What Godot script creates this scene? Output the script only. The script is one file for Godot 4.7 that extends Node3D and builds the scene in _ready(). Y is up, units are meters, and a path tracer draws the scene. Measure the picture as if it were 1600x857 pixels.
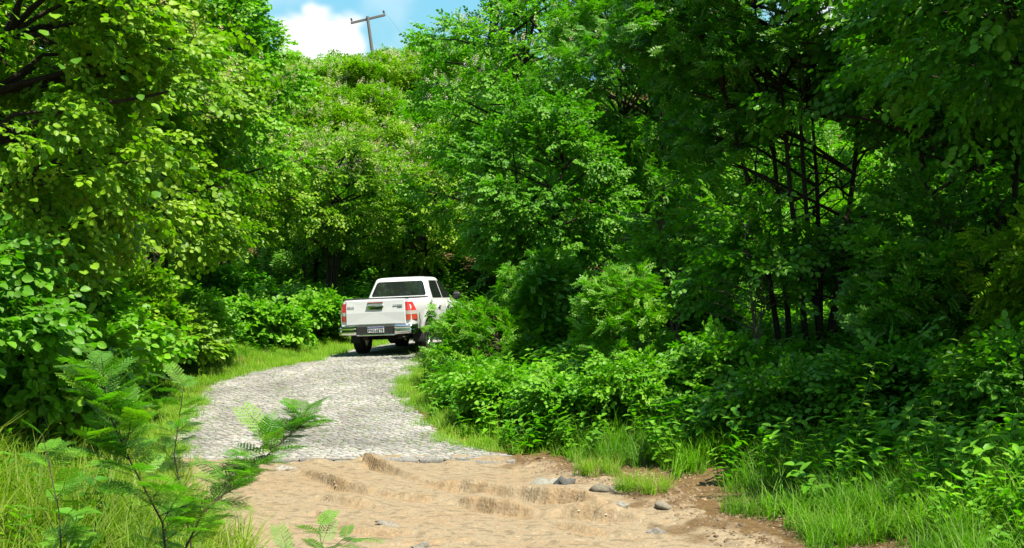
extends Node3D
# A pickup on a cobbled lane that climbs out of a dirt crossing, woods on both sides. x is right, y up, the lane runs towards -z; d = -z.

const KERB_D := 16.6
var rng := RandomNumberGenerator.new()
var noise := FastNoiseLite.new()
var used := {}

# lane edges (d, x): the left and right rims of the dirt crossing, then of the cobbles
const LEFT := [[-30.0, -1.2], [4.0, -1.25], [8.0, -1.6], [10.5, -2.15], [12.8, -3.2], [15.7, -4.15], [16.6, -4.55], [18.0, -4.95], [20.0, -5.3], [22.0, -5.6], [24.0, -5.75], [26.0, -5.4], [27.0, -5.0], [28.0, -4.6], [30.0, -4.35], [34.0, -3.7], [38.0, -2.3], [44.0, 0.5]]
const RIGHT := [[-30.0, 3.6], [4.0, 3.6], [8.0, 3.1], [10.5, 2.4], [11.7, 2.0], [13.6, 1.65], [15.0, 0.95], [16.6, 0.15], [17.2, -0.5], [18.3, -1.1], [20.0, -1.6], [22.0, -2.0], [24.0, -2.12], [26.0, -2.1], [28.0, -1.95], [31.0, -1.2], [34.0, -0.4], [38.0, 1.0], [44.0, 4.2]]
const PROFILE := [[-30.0, 0.0], [16.6, 0.0], [18.0, 0.08], [22.0, 0.4], [26.0, 0.71], [28.0, 0.82], [30.0, 0.87], [34.0, 0.93], [42.0, 1.1], [300.0, 1.1]]
# wash-outs in the dirt, each a broken ledge (x, d) that drops towards the viewer; last number its height
const LEDGES := [
	[[[-2.11, 16.6], [-1.48, 15.42], [-0.94, 14.43], [-0.49, 14.13], [0.08, 13.8], [0.5, 13.53], [0.9, 13.18]], 0.115],
	[[[-2.73, 15.71], [-2.15, 14.43], [-1.69, 13.99], [-1.31, 13.62], [-0.88, 13.44]], 0.101],
	[[[-2.11, 13.44], [-1.66, 13.09], [-1.37, 12.85]], 0.068],
	[[[-0.6, 13.26], [-0.18, 12.85], [0.33, 12.49], [0.99, 12.49], [1.34, 12.16]], 0.128],
	[[[-2.02, 12.49], [-1.6, 11.7], [-1.34, 11.51], [-0.97, 11.47]], 0.095],
	[[[-1.03, 10.89], [-0.58, 11.1], [-0.23, 10.98]], 0.041],
	[[[0.38, 12.09], [0.73, 11.61], [1.19, 11.35]], 0.047],
]


class Geo:
	# triangles of one mesh; front faces run clockwise. A vertex without a normal gets the average of its faces.
	var v := PackedVector3Array()
	var n := PackedVector3Array()
	var c := PackedColorArray()
	var t := PackedInt32Array()
	var given := false
	var col := Color.WHITE

	func add(p: Vector3) -> int:
		v.append(p)
		n.append(Vector3.ZERO)
		c.append(col)
		return v.size() - 1

	func addn(p: Vector3, nn: Vector3) -> int:
		v.append(p)
		n.append(nn)
		c.append(col)
		given = true
		return v.size() - 1

	func tri(a: int, b: int, d: int) -> void:
		t.append(a)
		t.append(b)
		t.append(d)

	func tri_to(a: int, b: int, d: int, towards: Vector3) -> void:
		if (v[d] - v[a]).cross(v[b] - v[a]).dot(towards) < 0.0:
			tri(a, d, b)
		else:
			tri(a, b, d)

	func flat_quad(a: Vector3, b: Vector3, d: Vector3, e: Vector3, towards: Vector3) -> void:
		var i := add(a)
		add(b)
		add(d)
		add(e)
		tri_to(i, i + 1, i + 2, towards)
		tri_to(i, i + 2, i + 3, towards)

	func box(lo: Vector3, hi: Vector3, ch := 0.0) -> void:
		# a box with chamfered edges
		var mid := (lo + hi) * 0.5
		var hs := (hi - lo) * 0.5
		ch = minf(ch, minf(hs.x, minf(hs.y, hs.z)) * 0.9)
		if ch <= 0.0:
			for ax in 3:
				for s in [-1.0, 1.0]:
					var nn := Vector3.ZERO
					nn[ax] = s
					var u := Vector3.ZERO
					u[(ax + 1) % 3] = hs[(ax + 1) % 3]
					var w := Vector3.ZERO
					w[(ax + 2) % 3] = hs[(ax + 2) % 3]
					var o := mid + nn * hs[ax]
					flat_quad(o - u - w, o + u - w, o + u + w, o - u + w, nn)
			return
		for ax in 3:
			var a1 := (ax + 1) % 3
			var a2 := (ax + 2) % 3
			for s in [-1.0, 1.0]:
				var nn := Vector3.ZERO
				nn[ax] = s
				var u := Vector3.ZERO
				u[a1] = hs[a1] - ch
				var w := Vector3.ZERO
				w[a2] = hs[a2] - ch
				var o := mid + nn * hs[ax]
				flat_quad(o - u - w, o + u - w, o + u + w, o - u + w, nn)
			for s in [-1.0, 1.0]:
				for q in [-1.0, 1.0]:
					var along := Vector3.ZERO
					along[ax] = hs[ax] - ch
					var p1 := mid
					p1[a1] += s * hs[a1]
					p1[a2] += q * (hs[a2] - ch)
					var p2 := mid
					p2[a1] += s * (hs[a1] - ch)
					p2[a2] += q * hs[a2]
					var nn := Vector3.ZERO
					nn[a1] = s
					nn[a2] = q
					flat_quad(p1 - along, p1 + along, p2 + along, p2 - along, nn)
		for sx in [-1.0, 1.0]:
			for sy in [-1.0, 1.0]:
				for sz in [-1.0, 1.0]:
					var s := Vector3(sx, sy, sz)
					var i := add(mid + Vector3(sx * hs.x, sy * (hs.y - ch), sz * (hs.z - ch)))
					add(mid + Vector3(sx * (hs.x - ch), sy * hs.y, sz * (hs.z - ch)))
					add(mid + Vector3(sx * (hs.x - ch), sy * (hs.y - ch), sz * hs.z))
					tri_to(i, i + 1, i + 2, s)

	func tube(pts: Array, radii: Array, sides: int) -> void:
		var first := v.size()
		for k in pts.size():
			var p: Vector3 = pts[k]
			var dir: Vector3 = (pts[mini(k + 1, pts.size() - 1)] - pts[maxi(k - 1, 0)]).normalized()
			var s := dir.cross(Vector3(0.31, 0.12, 0.94)).normalized()
			var u := s.cross(dir)
			var r: float = radii[k]
			for j in sides:
				var a := TAU * j / sides
				var o := s * cos(a) + u * sin(a)
				addn(p + o * r, o)
		for k in pts.size() - 1:
			for j in sides:
				var a := first + k * sides + j
				var b := first + k * sides + (j + 1) % sides
				var o := n[a] + n[b]
				tri_to(a, a + sides, b + sides, o)
				tri_to(a, b + sides, b, o)
		for e in [0, pts.size() - 1]:
			var m: int = add(pts[e])
			var q: int = first + e * sides
			n[m] = (pts[e] - pts[1 if e == 0 else e - 1]).normalized()
			for j in sides:
				tri_to(m, q + j, q + (j + 1) % sides, n[m])

	func leaf(b: Vector3, dir: Vector3, up: Vector3, length: float, width: float, fold := 0.18, droop := 0.12, at := 0.45) -> void:
		# a blade folded along its midrib, eight faces
		var s := dir.cross(up).normalized()
		var u := s.cross(dir).normalized()
		var m := addn(b + dir * length * 0.5, u)
		var i := addn(b, u)
		for k in 2:
			var q := s * (1.0 if k == 0 else -1.0)
			for f in [[at - 0.33, 0.32], [at - 0.02, 0.5], [at + 0.3, 0.34]]:
				addn(b + dir * length * f[0] + q * width * f[1] + u * (width * fold * f[1] * 2.0 - length * droop * f[0] * f[0]), (u - q * 0.35 + dir * 0.25 * (f[0] - 0.3)).normalized())
		var e := addn(b + dir * length - u * droop * length, (u + dir * 0.3).normalized())
		for k in 2:
			var q := i + 1 + k * 3
			tri_to(m, i, q, u)
			tri_to(m, q, q + 1, u)
			tri_to(m, q + 1, q + 2, u)
			tri_to(m, q + 2, e, u)

	func leaflet(b: Vector3, dir: Vector3, up: Vector3, length: float, width: float) -> void:
		# a small oval blade, two faces
		var s := dir.cross(up).normalized()
		var u := s.cross(dir).normalized()
		var i := addn(b, u)
		addn(b + dir * length * 0.5 + s * width * 0.5, (u - s * 0.2).normalized())
		addn(b + dir * length, (u + dir * 0.25).normalized())
		addn(b + dir * length * 0.5 - s * width * 0.5, (u + s * 0.2).normalized())
		tri_to(i, i + 1, i + 2, u)
		tri_to(i, i + 2, i + 3, u)

	func blade(b: Vector3, lean: Vector3, height: float, width: float, bend: float) -> void:
		# a grass blade: a strip that bends over
		var s := lean.cross(Vector3.UP).normalized() * width
		var last := -1
		var nn := (Vector3.UP * 0.5 - lean * 0.5 + Vector3(0, 0.3, 0)).normalized()
		for k in 4:
			var f := k / 3.0
			var p := b + Vector3.UP * height * (f - bend * f * f * 0.45) + lean * height * bend * f * f
			var w := 1.0 - f * f * 0.96
			var i := addn(p - s * w, nn)
			addn(p + s * w, nn)
			if last >= 0:
				tri_to(last, last + 1, i + 1, nn)
				tri_to(last, i + 1, i, nn)
			last = i

	func ring_loft(rings: Array, cap_first := true, cap_last := true, outward_from = null) -> void:
		# closed rings with the same number of points
		var m: int = rings[0].size()
		var first := v.size()
		var mid := Vector3.ZERO
		for r in rings:
			for p in r:
				add(p)
				mid += p
		mid /= float(m * rings.size())
		if outward_from != null:
			mid = outward_from
		for k in rings.size() - 1:
			for j in m:
				var a := first + k * m + j
				var b := first + k * m + (j + 1) % m
				var o := (v[a] + v[b] + v[a + m] + v[b + m]) * 0.25 - mid
				tri_to(a, a + m, b + m, o)
				tri_to(a, b + m, b, o)
		for e in [0, rings.size() - 1]:
			if (e == 0 and not cap_first) or (e > 0 and not cap_last):
				continue
			var cc := Vector3.ZERO
			for p in rings[e]:
				cc += p
			cc /= float(m)
			var o: Vector3 = cc - mid
			var q := add(cc)
			var base := v.size()
			for p in rings[e]:
				add(p)
			for j in m:
				tri_to(q, base + j, base + (j + 1) % m, o)

	func panel(outline: Array, depth: Vector3) -> void:
		# a flat plate: a convex outline given thickness; its front is the outline
		var m := outline.size()
		var cc := Vector3.ZERO
		for p in outline:
			cc += p
		cc /= float(m)
		for side in 2:
			var o := -depth if side == 0 else depth
			var off := Vector3.ZERO if side == 0 else depth
			var q := add(cc + off)
			for p in outline:
				add(p + off)
			for j in m:
				tri_to(q, q + 1 + j, q + 1 + (j + 1) % m, o)
		for j in m:
			var a: Vector3 = outline[j]
			var b: Vector3 = outline[(j + 1) % m]
			flat_quad(a, b, b + depth, a + depth, (a + b) * 0.5 - cc)

	func commit() -> ArrayMesh:
		var need := false
		for k in n.size():
			if n[k] == Vector3.ZERO:
				need = true
				break
		if need:
			var sum := PackedVector3Array()
			sum.resize(v.size())
			for k in range(0, t.size(), 3):
				var f := (v[t[k + 2]] - v[t[k]]).cross(v[t[k + 1]] - v[t[k]])
				for q in 3:
					sum[t[k + q]] += f
			for k in n.size():
				if n[k] == Vector3.ZERO:
					n[k] = sum[k].normalized() if sum[k].length_squared() > 0.0 else Vector3.UP
		var a := []
		a.resize(Mesh.ARRAY_MAX)
		a[Mesh.ARRAY_VERTEX] = v
		a[Mesh.ARRAY_NORMAL] = n
		a[Mesh.ARRAY_COLOR] = c
		a[Mesh.ARRAY_INDEX] = t
		var m := ArrayMesh.new()
		m.add_surface_from_arrays(Mesh.PRIMITIVE_TRIANGLES, a)
		return m


# ---------- helpers: naming, nodes, materials ----------
func rf(a: float, b: float) -> float:
	return rng.randf_range(a, b)

func rdir() -> Vector3:
	var z := rf(-1, 1)
	var a := rf(0, TAU)
	var r := sqrt(1.0 - z * z)
	return Vector3(r * cos(a), z, r * sin(a))

func numbered(called: String) -> String:
	var k: int = used.get(called, -1) + 1
	used[called] = k
	return called if k == 0 else "%s_%03d" % [called, k]

func tag(o: Node, label: String, category: String, group := "", kind := "") -> void:
	if label != "":
		o.set_meta("label", label)
	if category != "":
		o.set_meta("category", category)
	if group != "":
		o.set_meta("group", group)
	if kind != "":
		o.set_meta("kind", kind)

func thing(called: String, at: Vector3, label: String, category: String, group := "") -> Node3D:
	var o := Node3D.new()
	o.name = numbered(called)
	add_child(o)
	o.position = at
	tag(o, label, category, group)
	return o

func piece(called: String, mesh: Mesh, mat: Material, parent: Node) -> MeshInstance3D:
	var o := MeshInstance3D.new()
	o.name = numbered(called) if parent == self else called
	o.mesh = mesh
	o.material_override = mat
	parent.add_child(o, true)
	return o

func copies(called: String, mesh: Mesh, mat: Material, where: Array, cols: Array, parent: Node) -> MultiMeshInstance3D:
	var m := MultiMesh.new()
	m.transform_format = MultiMesh.TRANSFORM_3D
	m.use_colors = true
	m.mesh = mesh
	m.instance_count = where.size()
	for k in where.size():
		m.set_instance_transform(k, where[k])
		m.set_instance_color(k, cols[k])
	var o := MultiMeshInstance3D.new()
	o.name = numbered(called) if parent == self else called
	o.multimesh = m
	o.material_override = mat
	parent.add_child(o, true)
	o.set_meta("kind", "stuff")
	return o

func lin(r: float, g: float, b: float) -> Color:
	return Color(r, g, b).linear_to_srgb()

func mat(albedo: Color, rough := 0.8, metal := 0.0, spec := 0.5) -> StandardMaterial3D:
	var m := StandardMaterial3D.new()
	m.albedo_color = albedo
	m.roughness = rough
	m.metallic = metal
	m.metallic_specular = spec
	return m

func tinted(rough := 0.8, spec := 0.5) -> StandardMaterial3D:
	var m := mat(Color.WHITE, rough, 0.0, spec)
	m.vertex_color_use_as_albedo = true
	return m

func leaf_mat(rough: float, back: Color, spec := 0.5) -> StandardMaterial3D:
	var m := tinted(rough, spec)
	m.backlight_enabled = true
	m.backlight = back
	return m

func noise_tex(stops: Array, freq: float, size: int, octaves: int, seed_: int, kind := FastNoiseLite.TYPE_SIMPLEX_SMOOTH) -> NoiseTexture2D:
	var f := FastNoiseLite.new()
	f.noise_type = kind
	f.frequency = freq
	f.fractal_octaves = octaves
	f.seed = seed_
	var t := NoiseTexture2D.new()
	t.width = size
	t.height = size
	t.seamless = true
	t.noise = f
	if stops.size():
		var g := Gradient.new()
		var off := PackedFloat32Array()
		var cc := PackedColorArray()
		for s in stops:
			off.append(s[0])
			cc.append(s[1])
		g.offsets = off
		g.colors = cc
		t.color_ramp = g
	return t

func earth_mat(stops: Array, scale: float, relief: float, seed_: int) -> StandardMaterial3D:
	var m := mat(Color.WHITE, 0.95, 0.0, 0.25)
	m.vertex_color_use_as_albedo = true
	m.albedo_texture = noise_tex(stops, 0.012, 1024, 7, seed_)
	m.uv1_triplanar = true
	m.uv1_world_triplanar = true
	m.uv1_scale = Vector3.ONE * scale
	m.heightmap_enabled = true
	m.heightmap_texture = noise_tex([], 0.05, 1024, 5, seed_ + 3)
	m.heightmap_scale = relief
	return m

func at_table(table: Array, d: float) -> float:
	if d <= table[0][0]:
		return table[0][1]
	for k in range(1, table.size()):
		if d < table[k][0]:
			var f: float = (d - table[k - 1][0]) / (table[k][0] - table[k - 1][0])
			return lerpf(table[k - 1][1], table[k][1], f)
	return table[-1][1]

func beside(x: float, d: float) -> float:
	# metres outside the lane (negative: on it)
	return maxf(at_table(LEFT, d) - x, x - at_table(RIGHT, d))

func height(x: float, d: float) -> float:
	# the natural surface: lane profile, banks, hill
	var y := at_table(PROFILE, d)
	y += 0.04 * clampf(x + 3.2, -4.0, 4.0) * smoothstep(23.0, 28.0, d) * (1.0 - smoothstep(34.0, 40.0, d))
	var tl := at_table(LEFT, d) - x
	var tr := x - at_table(RIGHT, d)
	if tl > 0.0:
		y += 0.75 * smoothstep(0.4, 4.0, tl) + 0.2 * smoothstep(0.0, 1.4, tl) * (1.0 - smoothstep(9.0, 14.0, d))
	elif tr > 0.0:
		y += 0.45 * smoothstep(0.4, 3.0, tr) + 0.4 * smoothstep(4.0, 9.0, tr)
	var t := maxf(tl, tr)
	if t > 0.0:
		y += noise.get_noise_2d(x * 40.0, d * 40.0) * 0.16 * minf(t, 1.5) / 1.5
	var hill := smoothstep(40.0, 88.0, d)
	y += hill * (15.0 + 2.0 * noise.get_noise_2d(x * 3.0, d * 3.0)) + clampf((d - 88.0) * 0.01, 0.0, 2.0)
	return y

func on(x: float, d: float, sink := 0.0) -> Vector3:
	return Vector3(x, height(x, d) - sink, -d)

func rut(x: float, d: float) -> float:
	# what the water took and left on the dirt
	var y := 0.0
	for l in LEDGES:
		var pts: Array = l[0]
		var a: float = pts[0][0]
		var b: float = pts[-1][0]
		if x < a - 0.3 or x > b + 0.3:
			continue
		var dl := at_table(pts, x) + 0.16 * noise.get_noise_2d(x * 90.0, 7.0) + 0.03 * noise.get_noise_2d(x * 300.0, d * 60.0)
		var s := d - dl
		var ends := smoothstep(a - 0.25, a + 0.25, x) * (1.0 - smoothstep(b - 0.3, b + 0.3, x))
		var hh: float = l[1] * clampf(0.85 + 1.3 * noise.get_noise_2d(x * 75.0, a * 300.0), 0.35, 1.25)
		s += 0.10 * noise.get_noise_2d(x * 210.0, d * 210.0)
		if s > 0.0:
			y += hh * ends * exp(-s / 0.55) * smoothstep(-0.02, 0.07 + 0.14 * absf(noise.get_noise_2d(x * 110.0, 88.0)), s)
		else:
			y -= hh * 0.45 * ends * exp(s / 0.3)
	y += 0.025 * noise.get_noise_2d(x * 45.0, d * 45.0) + 0.010 * noise.get_noise_2d(x * 160.0, d * 160.0)
	y += 0.006 * noise.get_noise_2d(x * 420.0 + 90.0, d * 420.0)
	return y

func dirt_y(x: float, d: float) -> float:
	var t := beside(x, d)
	if d > 16.5:
		# soil washed up over the first cobbles in patches
		return height(x, d) - 0.035 + 0.06 * smoothstep(-0.05, 0.3, noise.get_noise_2d(x * 95.0, d * 95.0)) + 0.012 * noise.get_noise_2d(x * 420.0, d * 420.0) - (d - 16.5) * 0.07
	var y := at_table(PROFILE, minf(d, KERB_D)) - 0.05 + rut(x, d)
	# soil washed against and over parts of the kerb
	y += 0.06 * smoothstep(16.0, 16.45, d) * smoothstep(0.02, 0.3, noise.get_noise_2d(x * 55.0 + 12.0, 3.0)) 
	# the rim of the crossing crumbles down under the bank
	y += 0.06 * smoothstep(-0.5, 0.1, t) - 0.30 * smoothstep(0.15 + 0.25 * noise.get_noise_2d(x * 90.0, d * 90.0), 0.8, t)
	y += 0.05 * smoothstep(-0.9, 0.2, t) * noise.get_noise_2d(x * 260.0, d * 260.0 + 50.0)
	return y


# ---------- plants: the sprays of leaves they are made of ----------
var spray_round := []
var spray_pinnate := []
var spray_far := []
var spray_feather := []
var spray_herb := []
var tuft_short: Mesh
var tuft_tall: Mesh
var panicle: Mesh
var fern_leaf := []
var broad_leaf := []
var m_leaf: StandardMaterial3D
var m_leaf_dull: StandardMaterial3D
var m_grass: StandardMaterial3D
var m_flower: StandardMaterial3D
var m_bark: StandardMaterial3D
var m_bark_pale: StandardMaterial3D
var m_stem: StandardMaterial3D
var m_leaf_tone := []
var m_fern_tone := []

func tone(a: float) -> Color:
	# leaf to leaf variation, multiplied into the plant's own colour
	var k := 1.0 + rf(-a, a)
	if rng.randf() < 0.035:
		return Color(k * rf(1.8, 2.6), k * rf(1.0, 1.3), k)
	return Color(k * rf(0.85, 1.25), k, k * rf(0.7, 1.2))

func build_sprays() -> void:
	for k in 4:
		var g := Geo.new()
		var p := Vector3.ZERO
		var dir := Vector3(0, 0.1, 1).normalized()
		g.col = Color(0.5, 0.4, 0.5)
		g.tube([Vector3(0, 0, -0.1), Vector3(0, 0.03, 0.18), Vector3(0, 0.0, 0.4)], [0.006, 0.004, 0.002], 3)
		for i in 11:
			p = Vector3(0, 0.03, 0.04 * i)
			var a := (1.0 if i % 2 else -1.0) * rf(0.5, 1.3)
			dir = Vector3(sin(a), rf(-0.45, 0.2), cos(a)).normalized()
			if i == 10:
				dir = Vector3(rf(-0.2, 0.2), -0.2, 1).normalized()
			g.col = tone(0.3)
			var len := rf(0.10, 0.155)
			g.leaf(p + dir * 0.04, dir, (Vector3.UP + rdir() * 0.45).normalized(), len, len * rf(0.75, 0.95), rf(0.05, 0.25), rf(0.05, 0.3), 0.5)
		spray_round.append(g.commit())
	for k in 4:
		var g := Geo.new()
		g.col = Color(0.5, 0.4, 0.5)
		g.tube([Vector3(0, 0, -0.12), Vector3(0, 0.02, 0.12), Vector3(0, 0, 0.3)], [0.006, 0.004, 0.002], 3)
		for i in 6:
			var a := lerpf(-1.4, 1.4, i / 5.0) + rf(-0.3, 0.3)
			var dir := Vector3(sin(a), rf(-0.6, 0.75), cos(a)).normalized()
			var up := (Vector3.UP + rdir() * 0.9).normalized()
			var b := Vector3(0, 0.01, rf(0.0, 0.28))
			var s := dir.cross(up).normalized()
			var base := tone(0.22)
			for j in 5:
				for q in [-1.0, 1.0]:
					g.col = base * tone(0.12)
					var dd: Vector3 = (s * q * 0.9 + dir * 0.6 + Vector3.DOWN * rf(0.0, 0.25)).normalized()
					g.leaflet(b + dir * (0.05 + 0.042 * j) + Vector3.DOWN * 0.006 * j * j * 0.5, dd, up, rf(0.06, 0.085), rf(0.04, 0.055))
			g.leaflet(b + dir * 0.25 + Vector3.DOWN * 0.05, dir, up, 0.075, 0.045)
		spray_pinnate.append(g.commit())
	for k in 4:
		# for crowns seen from far away: fewer, larger blades
		var g := Geo.new()
		for i in 20:
			var a := rf(-1.7, 1.7)
			var dir := Vector3(sin(a), rf(-0.4, 0.5), cos(a)).normalized()
			g.col = tone(0.3)
			var b := Vector3(rf(-0.12, 0.12), rf(-0.05, 0.1), rf(0.0, 0.3)) + dir * rf(0.0, 0.12)
			g.leaflet(b, dir, (Vector3.UP + rdir() * 0.5).normalized(), rf(0.13, 0.2), rf(0.06, 0.1))
		spray_far.append(g.commit())
	for k in 3:
		# a twice-feathered leaf: midrib, pinnae, rows of tiny leaflets
		var g := Geo.new()
		fern(g, Vector3.ZERO, Vector3(0, 0.12, 1).normalized(), Vector3.UP, rf(0.16, 0.21), 8, 7)
		fern_leaf.append(g.commit())
	for k in 3:
		var g := Geo.new()
		g.col = Color(0.5, 0.4, 0.5)
		g.tube([Vector3(0, 0, -0.15), Vector3(0, 0.03, 0.15), Vector3(0, 0.02, 0.42)], [0.006, 0.004, 0.002], 3)
		for i in 7:
			var a := (1.0 if i % 2 else -1.0) * rf(0.5, 1.2) * (0.0 if i == 6 else 1.0)
			fern(g, Vector3(0, 0.02, 0.06 * i), Vector3(sin(a), rf(-0.2, 0.3), cos(a)).normalized(), (Vector3.UP + rdir() * 0.3).normalized(), rf(0.2, 0.28), 7, 5)
		spray_feather.append(g.commit())
	for k in 4:
		# a weed: an upright stem with pairs of blades
		var g := Geo.new()
		var hh := rf(0.28, 0.42)
		var lean := Vector3(rf(-0.1, 0.1), 0, rf(-0.1, 0.1))
		g.col = Color(0.8, 0.8, 0.8)
		g.tube([Vector3.ZERO, Vector3(0, hh * 0.5, 0) + lean * 0.4, Vector3(0, hh, 0) + lean], [0.006, 0.005, 0.002], 3)
		var turn := rf(0, TAU)
		for i in 7:
			turn += 1.57 + rf(-0.4, 0.4)
			var f := 0.2 + 0.8 * i / 6.0
			for q in 2:
				var a := turn + PI * q
				var dir := Vector3(cos(a), rf(0.1, 0.5), sin(a)).normalized()
				g.col = tone(0.25)
				var len := rf(0.09, 0.15) * (1.15 - 0.4 * f)
				g.leaf(Vector3(0, hh * f, 0) + lean * f * f, dir, Vector3.UP, len, len * rf(0.45, 0.65), 0.15, rf(0.1, 0.4))
		spray_herb.append(g.commit())
	var g := Geo.new()
	for i in 26:
		var a := rf(0, TAU)
		g.col = tone(0.3)
		g.blade(Vector3(rf(-0.09, 0.09), -0.02, rf(-0.09, 0.09)), Vector3(cos(a), 0, sin(a)), rf(0.07, 0.2), rf(0.0025, 0.004), rf(0.2, 1.0))
	tuft_short = g.commit()
	g = Geo.new()
	for i in 22:
		var a := rf(0, TAU)
		g.col = tone(0.3)
		g.blade(Vector3(rf(-0.08, 0.08), -0.02, rf(-0.08, 0.08)), Vector3(cos(a), 0, sin(a)), rf(0.25, 0.6), rf(0.004, 0.007), rf(0.3, 1.1))
	tuft_tall = g.commit()
	g = Geo.new()
	for i in 26:
		# a loose cluster of small pale flowers on fine stalks
		var f := i / 25.0
		var a := rf(0, TAU)
		var q := Vector3(cos(a), rf(0.2, 0.9), sin(a)).normalized()
		g.col = Color(1, 1, 1) * rf(0.75, 1.15)
		g.leaflet(Vector3(0, 0.22 * f, 0) + q * 0.02, q, (Vector3.UP + rdir()).normalized(), rf(0.03, 0.06) * (1.3 - 0.7 * f), rf(0.014, 0.022))
	panicle = g.commit()
	for k in 4:
		g = Geo.new()
		var len := rf(0.13, 0.165)
		g.leaf(Vector3.ZERO, Vector3(0, 0, 1), Vector3.UP, len, len * 0.88, rf(0.06, 0.22), rf(0.05, 0.3), 0.5)
		broad_leaf.append(g.commit())

func fern(g: Geo, b: Vector3, dir: Vector3, up: Vector3, length: float, pairs: int, fine: int) -> void:
	var s := dir.cross(up).normalized()
	var u := s.cross(dir).normalized()
	var base := tone(0.2)
	g.col = base * 0.8
	g.tube([b, b + dir * length * 0.5, b + dir * length - u * length * 0.12], [0.0025, 0.002, 0.001], 3)
	for i in pairs:
		var f := 0.15 + 0.85 * i / (pairs - 1.0)
		for q in [-1.0, 1.0]:
			var pl := length * 0.40 * (1.0 - 0.55 * absf(f - 0.45))
			var pd: Vector3 = (s * q * 0.85 + dir * 0.55 - u * rf(0.0, 0.25)).normalized()
			var pb := b + dir * length * f - u * length * 0.12 * f * f
			var across := pd.cross(u).normalized()
			for j in fine:
				var jf := (j + 0.6) / fine
				g.col = base * tone(0.1)
				for w in [-1.0, 1.0]:
					var ld: Vector3 = (across * w + pd * 0.5).normalized()
					g.leaflet(pb + pd * pl * jf, ld, u, pl / fine * 1.3 + 0.006, pl / fine * 0.85)

func basis_of(fwd: Vector3, up: Vector3, scale: float) -> Basis:
	var z := fwd.normalized()
	var x := up.cross(z).normalized()
	return Basis(x * scale, z.cross(x) * scale, z * scale)

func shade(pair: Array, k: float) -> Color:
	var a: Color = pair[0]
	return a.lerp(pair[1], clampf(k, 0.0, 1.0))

func along(line: Array, f: float) -> Vector3:
	var q := clampf(f, 0.0, 0.999) * (line.size() - 1)
	var k := int(q)
	return (line[k] as Vector3).lerp(line[k + 1], q - k)

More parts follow.
